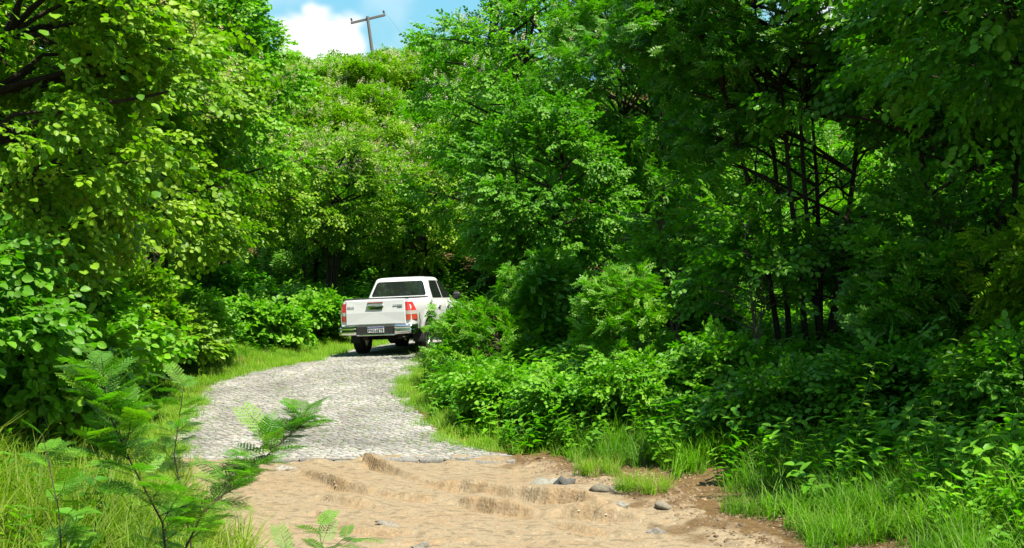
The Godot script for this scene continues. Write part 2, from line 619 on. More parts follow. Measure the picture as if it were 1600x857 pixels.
# One woody plant: stems, limbs to every clump, a crown of sprays, flowers on its top.
func woody(o: Dictionary) -> Node3D:
	var root := thing(o.name, on(o.x, o.d, 0.06), o.label, o.get("cat", "tree"), o.get("group", ""))
	var h: float = o.h
	var r: float = o.r
	var cb: float = o.cb
	var lean: Vector3 = o.get("lean", Vector3.ZERO)
	var c := Vector3(lean.x, (cb + h) * 0.5, lean.z)
	var rad := Vector3(r, (h - cb) * 0.5, r)
	var tr: float = o.get("tr", 0.09)
	var wood := Geo.new()
	var lines := []
	var stems: int = o.get("stems", 2)
	for k in stems:
		var a := TAU * k / stems + rf(-0.6, 0.6)
		var foot := Vector3(cos(a), 0, sin(a)) * (0.0 if stems == 1 else tr * 1.6 + float(o.get("spread", 0.0)))
		var top := c + Vector3(cos(a) * r * rf(0.1, 0.5), rad.y * rf(-0.1, 0.55), sin(a) * r * rf(0.1, 0.5)) * Vector3(1.0 + 1.6 * float(o.get("spread", 0.0)), 1, 1)
		if stems == 1:
			top = c + Vector3(rf(-0.2, 0.2) * r, rad.y * 0.5, rf(-0.2, 0.2) * r)
		var line := []
		var radii := []
		var steps := 9
		var bow := Vector3(rf(-1, 1), 0, rf(-1, 1)) * h * 0.05
		for i in steps:
			var f := i / (steps - 1.0)
			var p := foot.lerp(top, f) + bow * sin(f * PI) + Vector3(rf(-1, 1), 0, rf(-1, 1)) * tr * 0.5 * minf(f * 4.0, 1.0)
			p.x = lerpf(p.x, foot.x + (top.x - foot.x) * f * f, 0.5)
			p.z = lerpf(p.z, foot.z + (top.z - foot.z) * f * f, 0.5)
			line.append(p)
			radii.append(tr * (1.25 - 1.05 * f) * (1.0 if k == 0 else 0.8))
		wood.tube(line, radii, 7)
		lines.append(line)
	var where := []
	var cols := []
	var fw := []
	var fc := []
	var pal: Array = o.cols
	var fine: bool = o.get("fine", true)
	var sp: float = o.sp * (0.66 if fine else 1.0)
	var cr: float = o.cr * (0.7 if fine else 1.0)
	var ss: float = o.get("ss", 1.0) * (0.84 if fine else 1.0)
	var fl: float = o.get("fl", 0.0)
	var seed_off := rf(0, 1000)
	var shell: float = o.get("shell", 0.5)
	for i in int(o.clumps * (2.1 if fine else 1.0)):
		var u := rdir()
		if o.get("up", false) and u.y < -0.3:
			u.y = -u.y
		var bulge := 0.88 + 0.5 * noise.get_noise_3d(u.x * 120.0 + seed_off, u.y * 120.0, u.z * 120.0)
		var p := c + Vector3(u.x * rad.x, u.y * rad.y, u.z * rad.z) * bulge * lerpf(shell, 1.0, sqrt(rng.randf()))
		if p.y < 0.15:
			p.y = 0.15 + rf(0, 0.3)
		# limb
		var line: Array = lines[i % stems]
		var best := 0.3
		var far := 1e9
		for q in 7:
			var f := 0.25 + 0.12 * q
			var pt := along(line, f)
			var e := pt.distance_to(p) + maxf(0.0, pt.y + 0.25 * Vector2(pt.x - p.x, pt.z - p.z).length() - p.y) * 1.5
			if e < far:
				far = e
				best = f
		var a := along(line, best)
		var mid := a.lerp(p, 0.5) + Vector3(rf(-0.1, 0.1), rf(0.0, 0.12), rf(-0.1, 0.1)) * a.distance_to(p)
		var r0 := clampf(0.012 + 0.012 * a.distance_to(p), 0.008, tr * 0.6)
		if i % 2 == 0 or not fine or o.get("bare", 0) > 0:
			wood.tube([a, a.lerp(mid, 0.55) + rdir() * 0.05, mid, mid.lerp(p, 0.6) + rdir() * 0.04, p], [r0, r0 * 0.85, r0 * 0.65, r0 * 0.45, r0 * 0.2], 5)
		# leaves
		var out := (p - c)
		out.y *= 0.6
		out = out.normalized()
		var clump_tone := rng.randf()
		var cs := cr * rf(0.7, 1.25)
		var count := int(sp * rf(0.7, 1.3))
		for j in count:
			var off := rdir() * pow(rng.randf(), 0.45)
			off = Vector3(off.x, off.y * 0.75, off.z) * cs
			var fwd := (off / cs * 0.8 + out * 0.6 + rdir() * 0.45)
			fwd.y = fwd.y * 0.7 - 0.18
			where.append(Transform3D(basis_of(fwd, Vector3.UP + rdir() * 0.8, ss * rf(0.75, 1.25)), p + off))
			cols.append(shade(pal, clump_tone * 0.65 + rf(-0.1, 0.45)))
		if fl > 0.0 and u.y > -0.1 and rng.randf() < fl:
			for j in int(rf(2, 7) * float(o.get("fln", 1.0))):
				var off := Vector3(rf(-1, 1), rf(0.3, 0.75), rf(-1, 1)) * cs
				fw.append(Transform3D(basis_of(out + rdir() * 0.6, Vector3.UP + rdir() * 0.4, ss * rf(0.8, 1.7)), p + off))
				fc.append(shade(o.get("flc", [Color(0.5, 0.45, 0.22), Color(0.75, 0.7, 0.5)]), rng.randf()))
	for i in int(o.get("bare", 0)):
		# leafless side branches low in the crown
		var line: Array = lines[i % stems]
		var a := along(line, rf(0.15, 0.75))
		var dir := Vector3(rf(-1, 1), rf(-0.05, 0.7), rf(-1, 1)).normalized()
		var len := rf(0.9, 2.6)
		var pts := [a]
		var rr := [0.03]
		for q in 5:
			pts.append(a + dir * len * (q + 1) / 5.0 + rdir() * 0.09 + Vector3.UP * 0.02 * q * q * len * 0.3)
			rr.append(0.027 * (1.0 - (q + 1) / 5.6))
		wood.tube(pts, rr, 4)
		for q in 3:
			var b: Vector3 = pts[q + 2]
			var dd := (dir + rdir() * 0.9).normalized()
			wood.tube([b, b + dd * 0.25 + rdir() * 0.04, b + dd * 0.55 + rdir() * 0.08], [0.012, 0.009, 0.004], 3)
	piece("trunk" if o.get("cat", "tree") == "tree" else "stems", wood.commit(), o.get("bark", m_bark), root)
	copies("crown" if o.get("cat", "tree") == "tree" else "foliage", o.mesh, o.get("mat", m_leaf), where, cols, root)
	if fw.size():
		copies("flowers", panicle, m_flower, fw, fc, root)
	return root


# ---------- the pickup: rear bumper at the origin, nose towards -z ----------
func truck_w(y: float, z: float) -> float:
	# half width of the lower body: fuller at the shoulder, tucked in at the sill, rounded at both ends
	var w := 0.885 + 0.04 * sin(clampf((y - 0.45) / 0.8, 0.0, 1.0) * PI * 0.92) - 0.05 * smoothstep(1.12, 1.32, y)
	w -= 0.07 * pow(clampf(1.0 + (z + 0.02) / 0.16, 0.0, 1.0), 2.0)
	w -= 0.30 * pow(clampf((-z - 4.55) / 0.72, 0.0, 1.0), 2.2)
	for a in [-1.2, -4.29]:
		w += 0.022 * exp(-pow((absf(Vector2(z - a, y - 0.40).length()) - 0.52) / 0.09, 2.0))
	return w

func truck_top(z: float) -> float:
	if z > -1.64:
		return 1.31
	if z > -1.74:
		return lerpf(1.31, 1.235, (-z - 1.64) / 0.1)
	if z > -3.75:
		return lerpf(1.235, 1.20, (-z - 1.74) / 2.01)
	return lerpf(1.20, 0.98, pow(clampf((-z - 3.75) / 1.4, 0.0, 1.0), 1.6)) - 0.22 * pow(clampf((-z - 5.05) / 0.25, 0.0, 1.0), 2.0)

func truck_bottom(z: float) -> float:
	var y := 0.60 if z > -1.2 else 0.44
	if z < -4.29:
		y = 0.42
	for a in [-1.2, -4.29]:
		var dz: float = absf(z - a)
		if dz < 0.47:
			y = maxf(y, 0.40 + sqrt(0.47 * 0.47 - dz * dz))
	return y

func skin_patch(z0: float, z1: float, y0: Callable, y1: Callable, side: float, proud: float, cols: int, rows: int) -> Geo:
	# a sheet that follows the body side, standing a little proud of it, with its rim folded back
	var g := Geo.new()
	for i in cols + 1:
		var z := lerpf(z0, z1, i / float(cols))
		for j in rows + 1:
			var y := lerpf(y0.call(z), y1.call(z), j / float(rows))
			var rim := i == 0 or j == 0 or i == cols or j == rows
			g.add(Vector3(side * (truck_w(y, z) + (proud - 0.008 if rim else proud)), y, z))
	for i in cols:
		for j in rows:
			var a := i * (rows + 1) + j
			g.tri_to(a, a + 1, a + rows + 2, Vector3(side, 0, 0))
			g.tri_to(a, a + rows + 2, a + rows + 1, Vector3(side, 0, 0))
	return g

func cab_back(y: float) -> float:
	return -1.70 - 0.24 * clampf((y - 1.22) / 0.55, 0.0, 1.3)

func cab_front(y: float) -> float:
	return -3.98 + 0.98 * clampf((y - 1.18) / 0.58, 0.0, 1.3)

func cab_half(y: float) -> float:
	return 0.855 - 0.19 * pow(clampf((y - 1.18) / 0.58, 0.0, 1.2), 1.15)

func round_rect(hw: float, z0: float, z1: float, y: float, r: float) -> Array:
	var pts := []
	var mids := [[hw - r, z0 - r, 0.0], [-hw + r, z0 - r, PI / 2], [-hw + r, z1 + r, PI], [hw - r, z1 + r, PI * 1.5]]
	for m in mids:
		for k in 6:
			var a: float = m[2] + PI / 2 * k / 5.0
			pts.append(Vector3(m[0] + cos(a) * r, y, m[1] + sin(a) * r))
	return pts

func lathe_x(profile: Array, sides: int, cx: float, flip: float) -> Geo:
	# profile: [x, radius] pairs turned about the x axis
	var g := Geo.new()
	for p in profile:
		for j in sides:
			var a := TAU * j / sides
			g.add(Vector3(cx + flip * p[0], p[1] * cos(a), p[1] * sin(a)))
	for k in profile.size() - 1:
		for j in sides:
			var a := k * sides + j
			var b := k * sides + (j + 1) % sides
			var dx: float = profile[k + 1][0] - profile[k][0]
			var dr: float = profile[k + 1][1] - profile[k][1]
			var rad := Vector3(0, g.v[a].y + g.v[b].y, g.v[a].z + g.v[b].z).normalized()
			var o := Vector3(-dr * flip, 0, 0) + rad * dx
			g.tri_to(a, a + sides, b + sides, o)
			g.tri_to(a, b + sides, b, o)
	return g

func lettering(text: String, size: float, m: Material, parent: Node, at: Vector3, called := "lettering") -> void:
	var tm := TextMesh.new()
	var f := SystemFont.new()
	f.font_names = PackedStringArray(["Droid Sans"])
	f.font_weight = 700
	tm.font = f
	tm.text = text
	tm.font_size = 32
	tm.pixel_size = size / 32.0
	tm.depth = 0.004
	var o := piece(called, tm, m, parent)
	o.position = at

func make_truck() -> void:
	var paint := mat(lin(0.60, 0.62, 0.63), 0.25)
	paint.clearcoat_enabled = true
	paint.clearcoat = 0.8
	paint.clearcoat_roughness = 0.04
	var glass := mat(lin(0.012, 0.016, 0.014), 0.03, 0.0, 0.6)
	var black := mat(lin(0.018, 0.018, 0.018), 0.55)
	var rubber := mat(lin(0.022, 0.021, 0.02), 0.9)
	rubber.albedo_texture = noise_tex([[0.0, Color(0.75, 0.7, 0.62)], [0.6, Color(1, 1, 1)], [1.0, Color(1.0, 0.95, 0.85)]], 0.03, 256, 4, 5)
	rubber.uv1_triplanar = true
	rubber.uv1_scale = Vector3.ONE * 2.0
	var chrome := mat(lin(0.72, 0.73, 0.74), 0.12, 1.0)
	var alloy := mat(lin(0.45, 0.46, 0.47), 0.3, 1.0)
	var under := mat(lin(0.025, 0.022, 0.018), 0.9)
	var red := mat(lin(0.62, 0.02, 0.02), 0.08, 0.0, 0.7)
	red.clearcoat_enabled = true
	red.clearcoat = 1.0
	var deep_red := mat(lin(0.16, 0.012, 0.01), 0.1, 0.0, 0.7)
	var clear := mat(lin(0.4, 0.38, 0.33), 0.1, 0.0, 0.7)
	var orange := mat(lin(0.42, 0.06, 0.03), 0.1, 0.0, 0.7)
	var root := thing("pickup_truck", on(-3.16, 28.6, -0.012), "white double cab pickup truck driving away up the cobbled lane", "truck")
	root.rotation = Vector3(deg_to_rad(0.9), deg_to_rad(-12.5), deg_to_rad(2.2))
	root.scale = Vector3.ONE * 1.01

	# body shell: ribs along the length, each running from the left sill over the top to the right sill
	var g := Geo.new()
	var zs := []
	for i in 107:
		zs.append(-5.3 * i / 106.0)
	var ribs := []
	for z in zs:
		var rib := []
		var yb := truck_bottom(z)
		var yt := truck_top(z)
		for j in 9:
			var y := lerpf(yb, yt - 0.03, j / 8.0)
			rib.append(Vector3(-truck_w(y, z), y, z))
		var wt := truck_w(yt, z)
		for j in 9:
			var f := lerpf(-1.0, 1.0, j / 8.0)
			rib.append(Vector3(f * (wt - 0.025), yt + 0.015 * (1.0 - f * f), z))
		for j in 9:
			var y := lerpf(yt - 0.03, yb, j / 8.0)
			rib.append(Vector3(truck_w(y, z), y, z))
		ribs.append(rib)
	var m: int = ribs[0].size()
	for rib in ribs:
		for p in rib:
			g.add(p)
	for k in ribs.size() - 1:
		for j in m - 1:
			var a := k * m + j
			var q: Vector3 = g.v[a] + g.v[a + m + 1]
			var o := Vector3(q.x * 0.5, q.y * 0.5 - 0.85, 0)
			if j > 8 and j < 17:
				o = Vector3.UP
			g.tri_to(a, a + m, a + m + 1, o)
			g.tri_to(a, a + m + 1, a + 1, o)
	for e in [0, ribs.size() - 1]:
		var q := g.v.size()
		for p in ribs[e]:
			g.add(p)
		for j in m - 1:
			if j != m - 2 - j:
				var w: int = m - 1 - j
				if j < w - 1:
					g.tri_to(q + j, q + j + 1, q + w, Vector3(0, 0, 1 if e == 0 else -1))
					g.tri_to(q + j + 1, q + w, q + w - 1, Vector3(0, 0, 1 if e == 0 else -1))
	piece("body", g.commit(), paint, root)

	# under the body
	g = Geo.new()
	g.box(Vector3(-0.74, 0.50, -5.1), Vector3(0.74, 0.86, -0.25), 0.03)
	g.box(Vector3(-0.5, 0.36, -3.8), Vector3(-0.36, 0.55, -0.4), 0.02)
	g.box(Vector3(0.36, 0.36, -3.8), Vector3(0.5, 0.55, -0.4), 0.02)
	piece("chassis", g.commit(), under, root)
	g = Geo.new()
	g.tube([Vector3(-0.7, 0.39, -1.2), Vector3(0.7, 0.39, -1.2)], [0.055, 0.055], 10)
	g.tube([Vector3(-0.12, 0.38, -1.2), Vector3(-0.06, 0.38, -1.2), Vector3(0.06, 0.38, -1.2), Vector3(0.12, 0.38, -1.2)], [0.07, 0.15, 0.15, 0.07], 12)
	piece("rear_axle", g.commit(), under, root)
	var spare := lathe_x([[-0.1, 0.2], [-0.1, 0.33], [-0.06, 0.37], [0.06, 0.37], [0.1, 0.33], [0.1, 0.2]], 24, 0.0, 1.0)
	var sp := piece("spare_wheel", spare.commit(), rubber, root)
	sp.transform = Transform3D(Basis(Vector3(0, 0, 1), PI / 2), Vector3(0, 0.60, -0.62))
	g = Geo.new()
	g.tube([Vector3(0.52, 0.44, -1.9), Vector3(0.54, 0.52, -1.2), Vector3(0.56, 0.45, -0.6), Vector3(0.6, 0.43, -0.2)], [0.03, 0.03, 0.03, 0.034], 8)
	piece("exhaust_pipe", g.commit(), alloy, root)

	# bed cover, tailgate
	g = Geo.new()
	g.box(Vector3(-0.80, 1.318, -1.66), Vector3(0.80, 1.352, -0.005), 0.012)
	piece("bed_cover", g.commit(), black, root)
	g = Geo.new()
	var rings := []
	for q in [[-0.05, 0.0], [0.028, 0.0], [0.04, 0.012]]:
		var e: float = q[1]
		rings.append([Vector3(-0.725 + e, 0.735 + e, q[0]), Vector3(0.725 - e, 0.735 + e, q[0]), Vector3(0.725 - e, 1.0, q[0] + (0.006 if e > 0 else 0.0)), Vector3(0.715 - e, 1.30 - e, q[0] - 0.012), Vector3(-0.715 + e, 1.30 - e, q[0] - 0.012), Vector3(-0.725 + e, 1.0, q[0] + (0.006 if e > 0 else 0.0))])
	for k in 2:
		var sub := Geo.new()
		sub.ring_loft([rings[k], rings[k + 1]], false, k == 1)
		for t3 in range(0, sub.t.size(), 3):
			var i := g.v.size()
			for w in 3:
				g.add(sub.v[sub.t[t3 + w]])
			g.tri(i, i + 1, i + 2)
	var gate := piece("tailgate", g.commit(), paint, root)
	g = Geo.new()
	g.box(Vector3(-0.19, 1.225, 0.03), Vector3(0.19, 1.25, 0.056), 0.005)
	piece("brake_light", g.commit(), deep_red, gate)
	g = Geo.new()
	g.panel([Vector3(-0.21, 1.165, 0.05), Vector3(0.21, 1.165, 0.05), Vector3(0.15, 1.075, 0.048), Vector3(-0.15, 1.075, 0.048)], Vector3(0, 0, -0.03))
	g.box(Vector3(-0.205, 1.15, 0.05), Vector3(0.205, 1.172, 0.072), 0.006)
	piece("handle", g.commit(), chrome, gate)
	g = Geo.new()
	g.box(Vector3(-0.11, 1.092, 0.045), Vector3(0.11, 1.132, 0.0535), 0.003)
	piece("handle_recess", g.commit(), black, gate)
	lettering("HILUX", 0.055, mat(lin(0.2, 0.2, 0.2), 0.3, 0.6), gate, Vector3(-0.6, 1.14, 0.047))
	g = Geo.new()
	g.box(Vector3(0.43, 1.165, 0.04), Vector3(0.66, 1.178, 0.05), 0.002)
	piece("badge", g.commit(), mat(lin(0.2, 0.2, 0.2), 0.3, 0.6), gate)
	g = Geo.new()
	g.box(Vector3(0.54, 1.125, 0.04), Vector3(0.66, 1.137, 0.05), 0.002)
	piece("badge", g.commit(), mat(lin(0.2, 0.2, 0.2), 0.3, 0.6), gate)

	# tail lights wrap round the corners
	for s in [-1.0, 1.0]:
		var lamp := Node3D.new()
		lamp.name = "tail_light"
		root.add_child(lamp, true)
		for q in [["red_lens", 1.035, 1.235, red], ["clear_lens", 0.945, 1.03, clear], ["lower_lens", 0.82, 0.94, orange]]:
			g = Geo.new()
			var outer := []
			for k in 7:
				# rounds from the back face to the flank
				var f := k / 6.0
				for y in [q[1], q[2]]:
					var reach: float = lerpf(0.24, 0.10, (y - 0.82) / 0.42)
					var z := lerpf(0.022, -reach, smoothstep(0.35, 1.0, f))
					var x := lerpf(0.735, truck_w(y, minf(z, -0.001)) + 0.018, smoothstep(0.0, 0.62, f))
					outer.append(Vector3(s * x, y, z))
			for p in outer:
				g.add(p)
			for k in 6:
				var o := Vector3(s * lerpf(0.1, 1.0, k / 5.0), 0, lerpf(1.0, 0.1, k / 5.0))
				g.tri_to(k * 2, k * 2 + 1, k * 2 + 3, o)
				g.tri_to(k * 2, k * 2 + 3, k * 2 + 2, o)
			for k in 6:
				for top in 2:
					var a: Vector3 = outer[k * 2 + top]
					var b: Vector3 = outer[k * 2 + 2 + top]
					var ins := Vector3(-s * 0.05, 0, -0.04)
					g.flat_quad(a, b, b + ins, a + ins, Vector3(0, 1 if top else -1, 0))
			piece(q[0], g.commit(), q[3], lamp)

	# rear bumper: chrome wings, dark middle step with the plate
	for s in [-1.0, 1.0]:
		g = Geo.new()
		rings = []
		for k in 8:
			var f := k / 7.0
			var x := lerpf(0.47, 0.925, minf(f * 1.35, 1.0))
			var z := 0.10 - 0.07 * pow(f, 1.5) - 0.24 * smoothstep(0.72, 1.0, f)
			var tall := 1.0 - 0.22 * f
			rings.append([Vector3(s * x, 0.715, z - 0.09), Vector3(s * x, 0.71, z - 0.015), Vector3(s * x, 0.655, z), Vector3(s * x, 0.64, z - 0.02), Vector3(s * x, 0.60, z - 0.02), Vector3(s * x, 0.585, z), Vector3(s * x, 0.60 - 0.10 * tall, z - 0.005), Vector3(s * x, 0.60 - 0.12 * tall, z - 0.09)])
		g.ring_loft(rings)
		piece("bumper_wing", g.commit(), chrome, root)
	g = Geo.new()
	g.box(Vector3(-0.47, 0.50, -0.05), Vector3(0.47, 0.70, 0.055), 0.015)
	piece("bumper_step", g.commit(), black, root)
	g = Geo.new()
	g.box(Vector3(-0.47, 0.475, -0.03), Vector3(0.47, 0.503, 0.085), 0.01)
	piece("bumper_lip", g.commit(), chrome, root)
	g = Geo.new()
	g.box(Vector3(-0.20, 0.545, 0.05), Vector3(0.20, 0.675, 0.064), 0.003)
	var plate := piece("license_plate", g.commit(), mat(lin(0.6, 0.61, 0.6), 0.4), root)
	g = Geo.new()
	g.box(Vector3(-0.197, 0.642, 0.06), Vector3(0.197, 0.672, 0.0665), 0.001)
	piece("blue_band", g.commit(), mat(lin(0.012, 0.035, 0.16), 0.4), plate)
	lettering("PNX4879", 0.092, mat(lin(0.03, 0.04, 0.04), 0.5), plate, Vector3(0, 0.592, 0.066), "plate_lettering")

	# cab
	g = Geo.new()
	rings = []
	for y in [1.17, 1.25, 1.36, 1.47, 1.58, 1.68, 1.75]:
		rings.append(round_rect(cab_half(y), cab_back(y), cab_front(y), y, 0.11))
	for q in [[1.79, 0.02, 0.03], [1.818, 0.06, 0.08], [1.835, 0.13, 0.17], [1.846, 0.28, 0.4]]:
		rings.append(round_rect(cab_half(1.75) - q[1], cab_back(1.75) - q[2] * 0.7, cab_front(1.75) + q[2], q[0], 0.11))
	g.ring_loft(rings, false, true)
	var cab := piece("cab", g.commit(), paint, root)
	g = Geo.new()
	var zb := func(y: float) -> float: return cab_back(y) + 0.006
	var yl := [1.375, 1.42, 1.56, 1.70, 1.735]
	var left_pts := []
	var outline := []
	for y in yl:
		var inset := 0.10 if (y < 1.39 or y > 1.72) else 0.07
		outline.append(Vector3(cab_half(y) - inset - 0.02, y, zb.call(y)))
	for k in yl.size():
		var y: float = yl[yl.size() - 1 - k]
		var inset := 0.10 if (y < 1.39 or y > 1.72) else 0.07
		left_pts.append(Vector3(-cab_half(y) + inset + 0.02, y, zb.call(y)))
	g.panel(outline + left_pts, Vector3(0, 0, -0.012))
	piece("rear_window", g.commit(), glass, cab)
	for s in [-1.0, 1.0]:
		for q in [[[-2.13, 1.735], [-1.98, 1.56], [-1.93, 1.305], [-2.74, 1.295], [-2.74, 1.735]], [[-2.80, 1.735], [-2.80, 1.295], [-3.66, 1.285], [-3.36, 1.5], [-3.05, 1.72]]]:
			g = Geo.new()
			outline = []
			for p in q:
				outline.append(Vector3(s * (cab_half(p[1]) + 0.006), p[1], p[0]))
			g.panel(outline, Vector3(-s * 0.012, 0, 0))
			piece("side_window", g.commit(), glass, cab)
	g = Geo.new()
	outline = []
	for y in [1.26, 1.45, 1.65, 1.72]:
		outline.append(Vector3(cab_half(y) - 0.10, y, cab_front(y) - 0.008))
	for y in [1.72, 1.65, 1.45, 1.26]:
		outline.append(Vector3(-cab_half(y) + 0.10, y, cab_front(y) - 0.008))
	g.panel(outline, Vector3(0, 0, 0.012))
	piece("windshield", g.commit(), glass, cab)
	for s in [-1.0, 1.0]:
		# doors are sheets proud of the flank, so that the shut lines are real gaps
		for q in [[-2.02, -2.79], [-2.81, -3.72]]:
			var lo := func(z: float) -> float: return maxf(0.50, truck_bottom(z) + 0.02)
			var hi := func(z: float) -> float: return truck_top(z) - 0.035
			var door := piece("door", skin_patch(q[0], q[1], lo, hi, s, 0.008, 14, 10).commit(), paint, root)
			g = Geo.new()
			var zz: float = q[0] - 0.12
			g.box(Vector3(s * (truck_w(1.08, zz) + 0.03) - 0.012, 1.068, zz - 0.1), Vector3(s * (truck_w(1.08, zz) + 0.03) + 0.012, 1.098, zz + 0.1), 0.008)
			piece("handle", g.commit(), chrome, door)
		g = Geo.new()
		g.box(Vector3(s * 1.02 - 0.10, 1.25, -3.56), Vector3(s * 1.02 + 0.10, 1.43, -3.40), 0.05)
		var mir := piece("side_mirror", g.commit(), black if s > 0 else paint, root)
		g = Geo.new()
		g.tube([Vector3(s * 0.84, 1.28, -3.47), Vector3(s * 0.94, 1.30, -3.47)], [0.03, 0.03], 8)
		piece("mirror_arm", g.commit(), black, mir)
		g = Geo.new()
		g.box(Vector3(s * 0.79 - 0.10, 0.40, -3.75), Vector3(s * 0.79 + 0.10, 0.435, -1.75), 0.012)
		piece("side_step", g.commit(), black, root)
		# flaps
		g = Geo.new()
		g.panel([Vector3(s * 0.66, 0.62, -0.74), Vector3(s * 0.90, 0.62, -0.74), Vector3(s * 0.90, 0.28, -0.70), Vector3(s * 0.66, 0.28, -0.70)], Vector3(0, 0, -0.012))
		piece("mud_flap", g.commit(), black, root)
		g = Geo.new()
		g.box(Vector3(s * 0.70 - 0.13, 0.72, -5.29), Vector3(s * 0.70 + 0.11, 0.86, -5.05), 0.03)
		piece("headlight", g.commit(), clear, root)
	g = Geo.new()
	g.box(Vector3(-0.50, 0.55, -5.335), Vector3(0.50, 0.88, -5.2), 0.02)
	piece("grille", g.commit(), black, root)

	# wheels
	for az in [-1.2, -4.29]:
		for s in [-1.0, 1.0]:
			var wheel := Node3D.new()
			wheel.name = "wheel"
			root.add_child(wheel, true)
			wheel.position = Vector3(0, 0.385, az)
			var tyre := lathe_x([[0.0, 0.23], [0.0, 0.25], [-0.01, 0.30], [0.005, 0.35], [0.03, 0.375], [0.06, 0.385], [0.2, 0.385], [0.235, 0.375], [0.26, 0.35], [0.27, 0.30], [0.255, 0.25], [0.25, 0.225]], 36, s * 0.64, s)
			for k in 36:
				# tread blocks
				var a := TAU * k / 36.0
				var b := TAU * (k + 0.6) / 36.0
				for w in [[0.055, 0.12], [0.14, 0.205]]:
					var p := [Vector3(s * (0.64 + w[0]), 0.395 * cos(a), 0.395 * sin(a)), Vector3(s * (0.64 + w[1]), 0.395 * cos(a), 0.395 * sin(a)), Vector3(s * (0.64 + w[1]), 0.395 * cos(b), 0.395 * sin(b)), Vector3(s * (0.64 + w[0]), 0.395 * cos(b), 0.395 * sin(b))]
					tyre.panel(p, -Vector3(0, cos((a + b) / 2), sin((a + b) / 2)) * 0.02)
			piece("tyre", tyre.commit(), rubber, wheel)
			var rim := lathe_x([[0.02, 0.05], [0.03, 0.215], [0.0, 0.235], [0.24, 0.235], [0.225, 0.215], [0.13, 0.20], [0.12, 0.03]], 30, s * 0.64, s)
			for k in 6:
				var a := TAU * k / 6.0
				var cx: float = s * (0.64 + 0.20)
				var u := Vector3(0, cos(a), sin(a))
				var w := Vector3(0, -sin(a), cos(a)) * 0.032
				rim.panel([Vector3(cx, 0, 0) + u * 0.03 - w, Vector3(cx, 0, 0) + u * 0.03 + w, Vector3(cx + s * 0.01, 0, 0) + u * 0.225 + w * 1.3, Vector3(cx + s * 0.01, 0, 0) + u * 0.225 - w * 1.3], Vector3(-s * 0.03, 0, 0))
			piece("rim", rim.commit(), alloy, wheel)


# ---------- the place ----------
func sky_image() -> Image:
	var w := 2048
	var h := 1024
	var img := Image.create(w, h, false, Image.FORMAT_RGBF)
	var f := FastNoiseLite.new()
	f.seed = 11
	f.frequency = 1.0
	f.fractal_octaves = 5
	var low := Color(0.112, 0.24, 0.28)
	var mid := Color(0.04, 0.18, 0.325)
	var high := Color(0.035, 0.13, 0.32)
	for j in h:
		var el := PI * 0.5 - PI * (j + 0.5) / h
		if el < -0.02:
			img.fill_rect(Rect2i(0, j, w, h - j), Color(0.16, 0.2, 0.12))
			break
		var e := rad_to_deg(el)
		for i in w:
			var az := wrapf(TAU * (i + 0.5) / w, -PI, PI)
			var c := low.lerp(mid, smoothstep(8.0, 24.0, e)).lerp(high, smoothstep(20.0, 80.0, e))
			var p := Vector3(sin(az) * cos(el), sin(el), -cos(az) * cos(el))
			# thin veils everywhere, heaped clouds low down; one heap stands over the hill
			var a := rad_to_deg(az)
			var n := f.get_noise_3d(p.x * 4.0, p.y * 9.0, p.z * 4.0)
			var fine := f.get_noise_3d(p.x * 30.0, p.y * 40.0 + 9.0, p.z * 30.0)
			var cover := smoothstep(0.0, 0.3, n + fine * 0.12) * 0.9
			var q := Vector2((a + 9.0) / 2.0, (e - 11.2) / 2.3)
			var heap := smoothstep(0.12, -0.12, q.length() - 1.0 + fine * 0.45)
			var veil := 0.25 * smoothstep(-0.2, 0.5, f.get_noise_3d(p.x * 9.0 + 5.0, p.y * 14.0, p.z * 9.0))
			if absf(a + 8.0) < 9.0 and e < 20.0:
				cover *= smoothstep(4.0, 9.0, absf(a + 8.0))
			c = c.lerp(Color(0.365, 0.37, 0.365), maxf(maxf(cover, heap), veil))
			img.set_pixel(i, j, c)
	return img

func lines(stops: Array) -> Array:
	# [from, step, to, step, to ...]
	var out := [stops[0]]
	for k in range(1, stops.size() - 1, 2):
		while out[-1] + stops[k] * 0.5 < stops[k + 1]:
			out.append(out[-1] + stops[k])
	return out

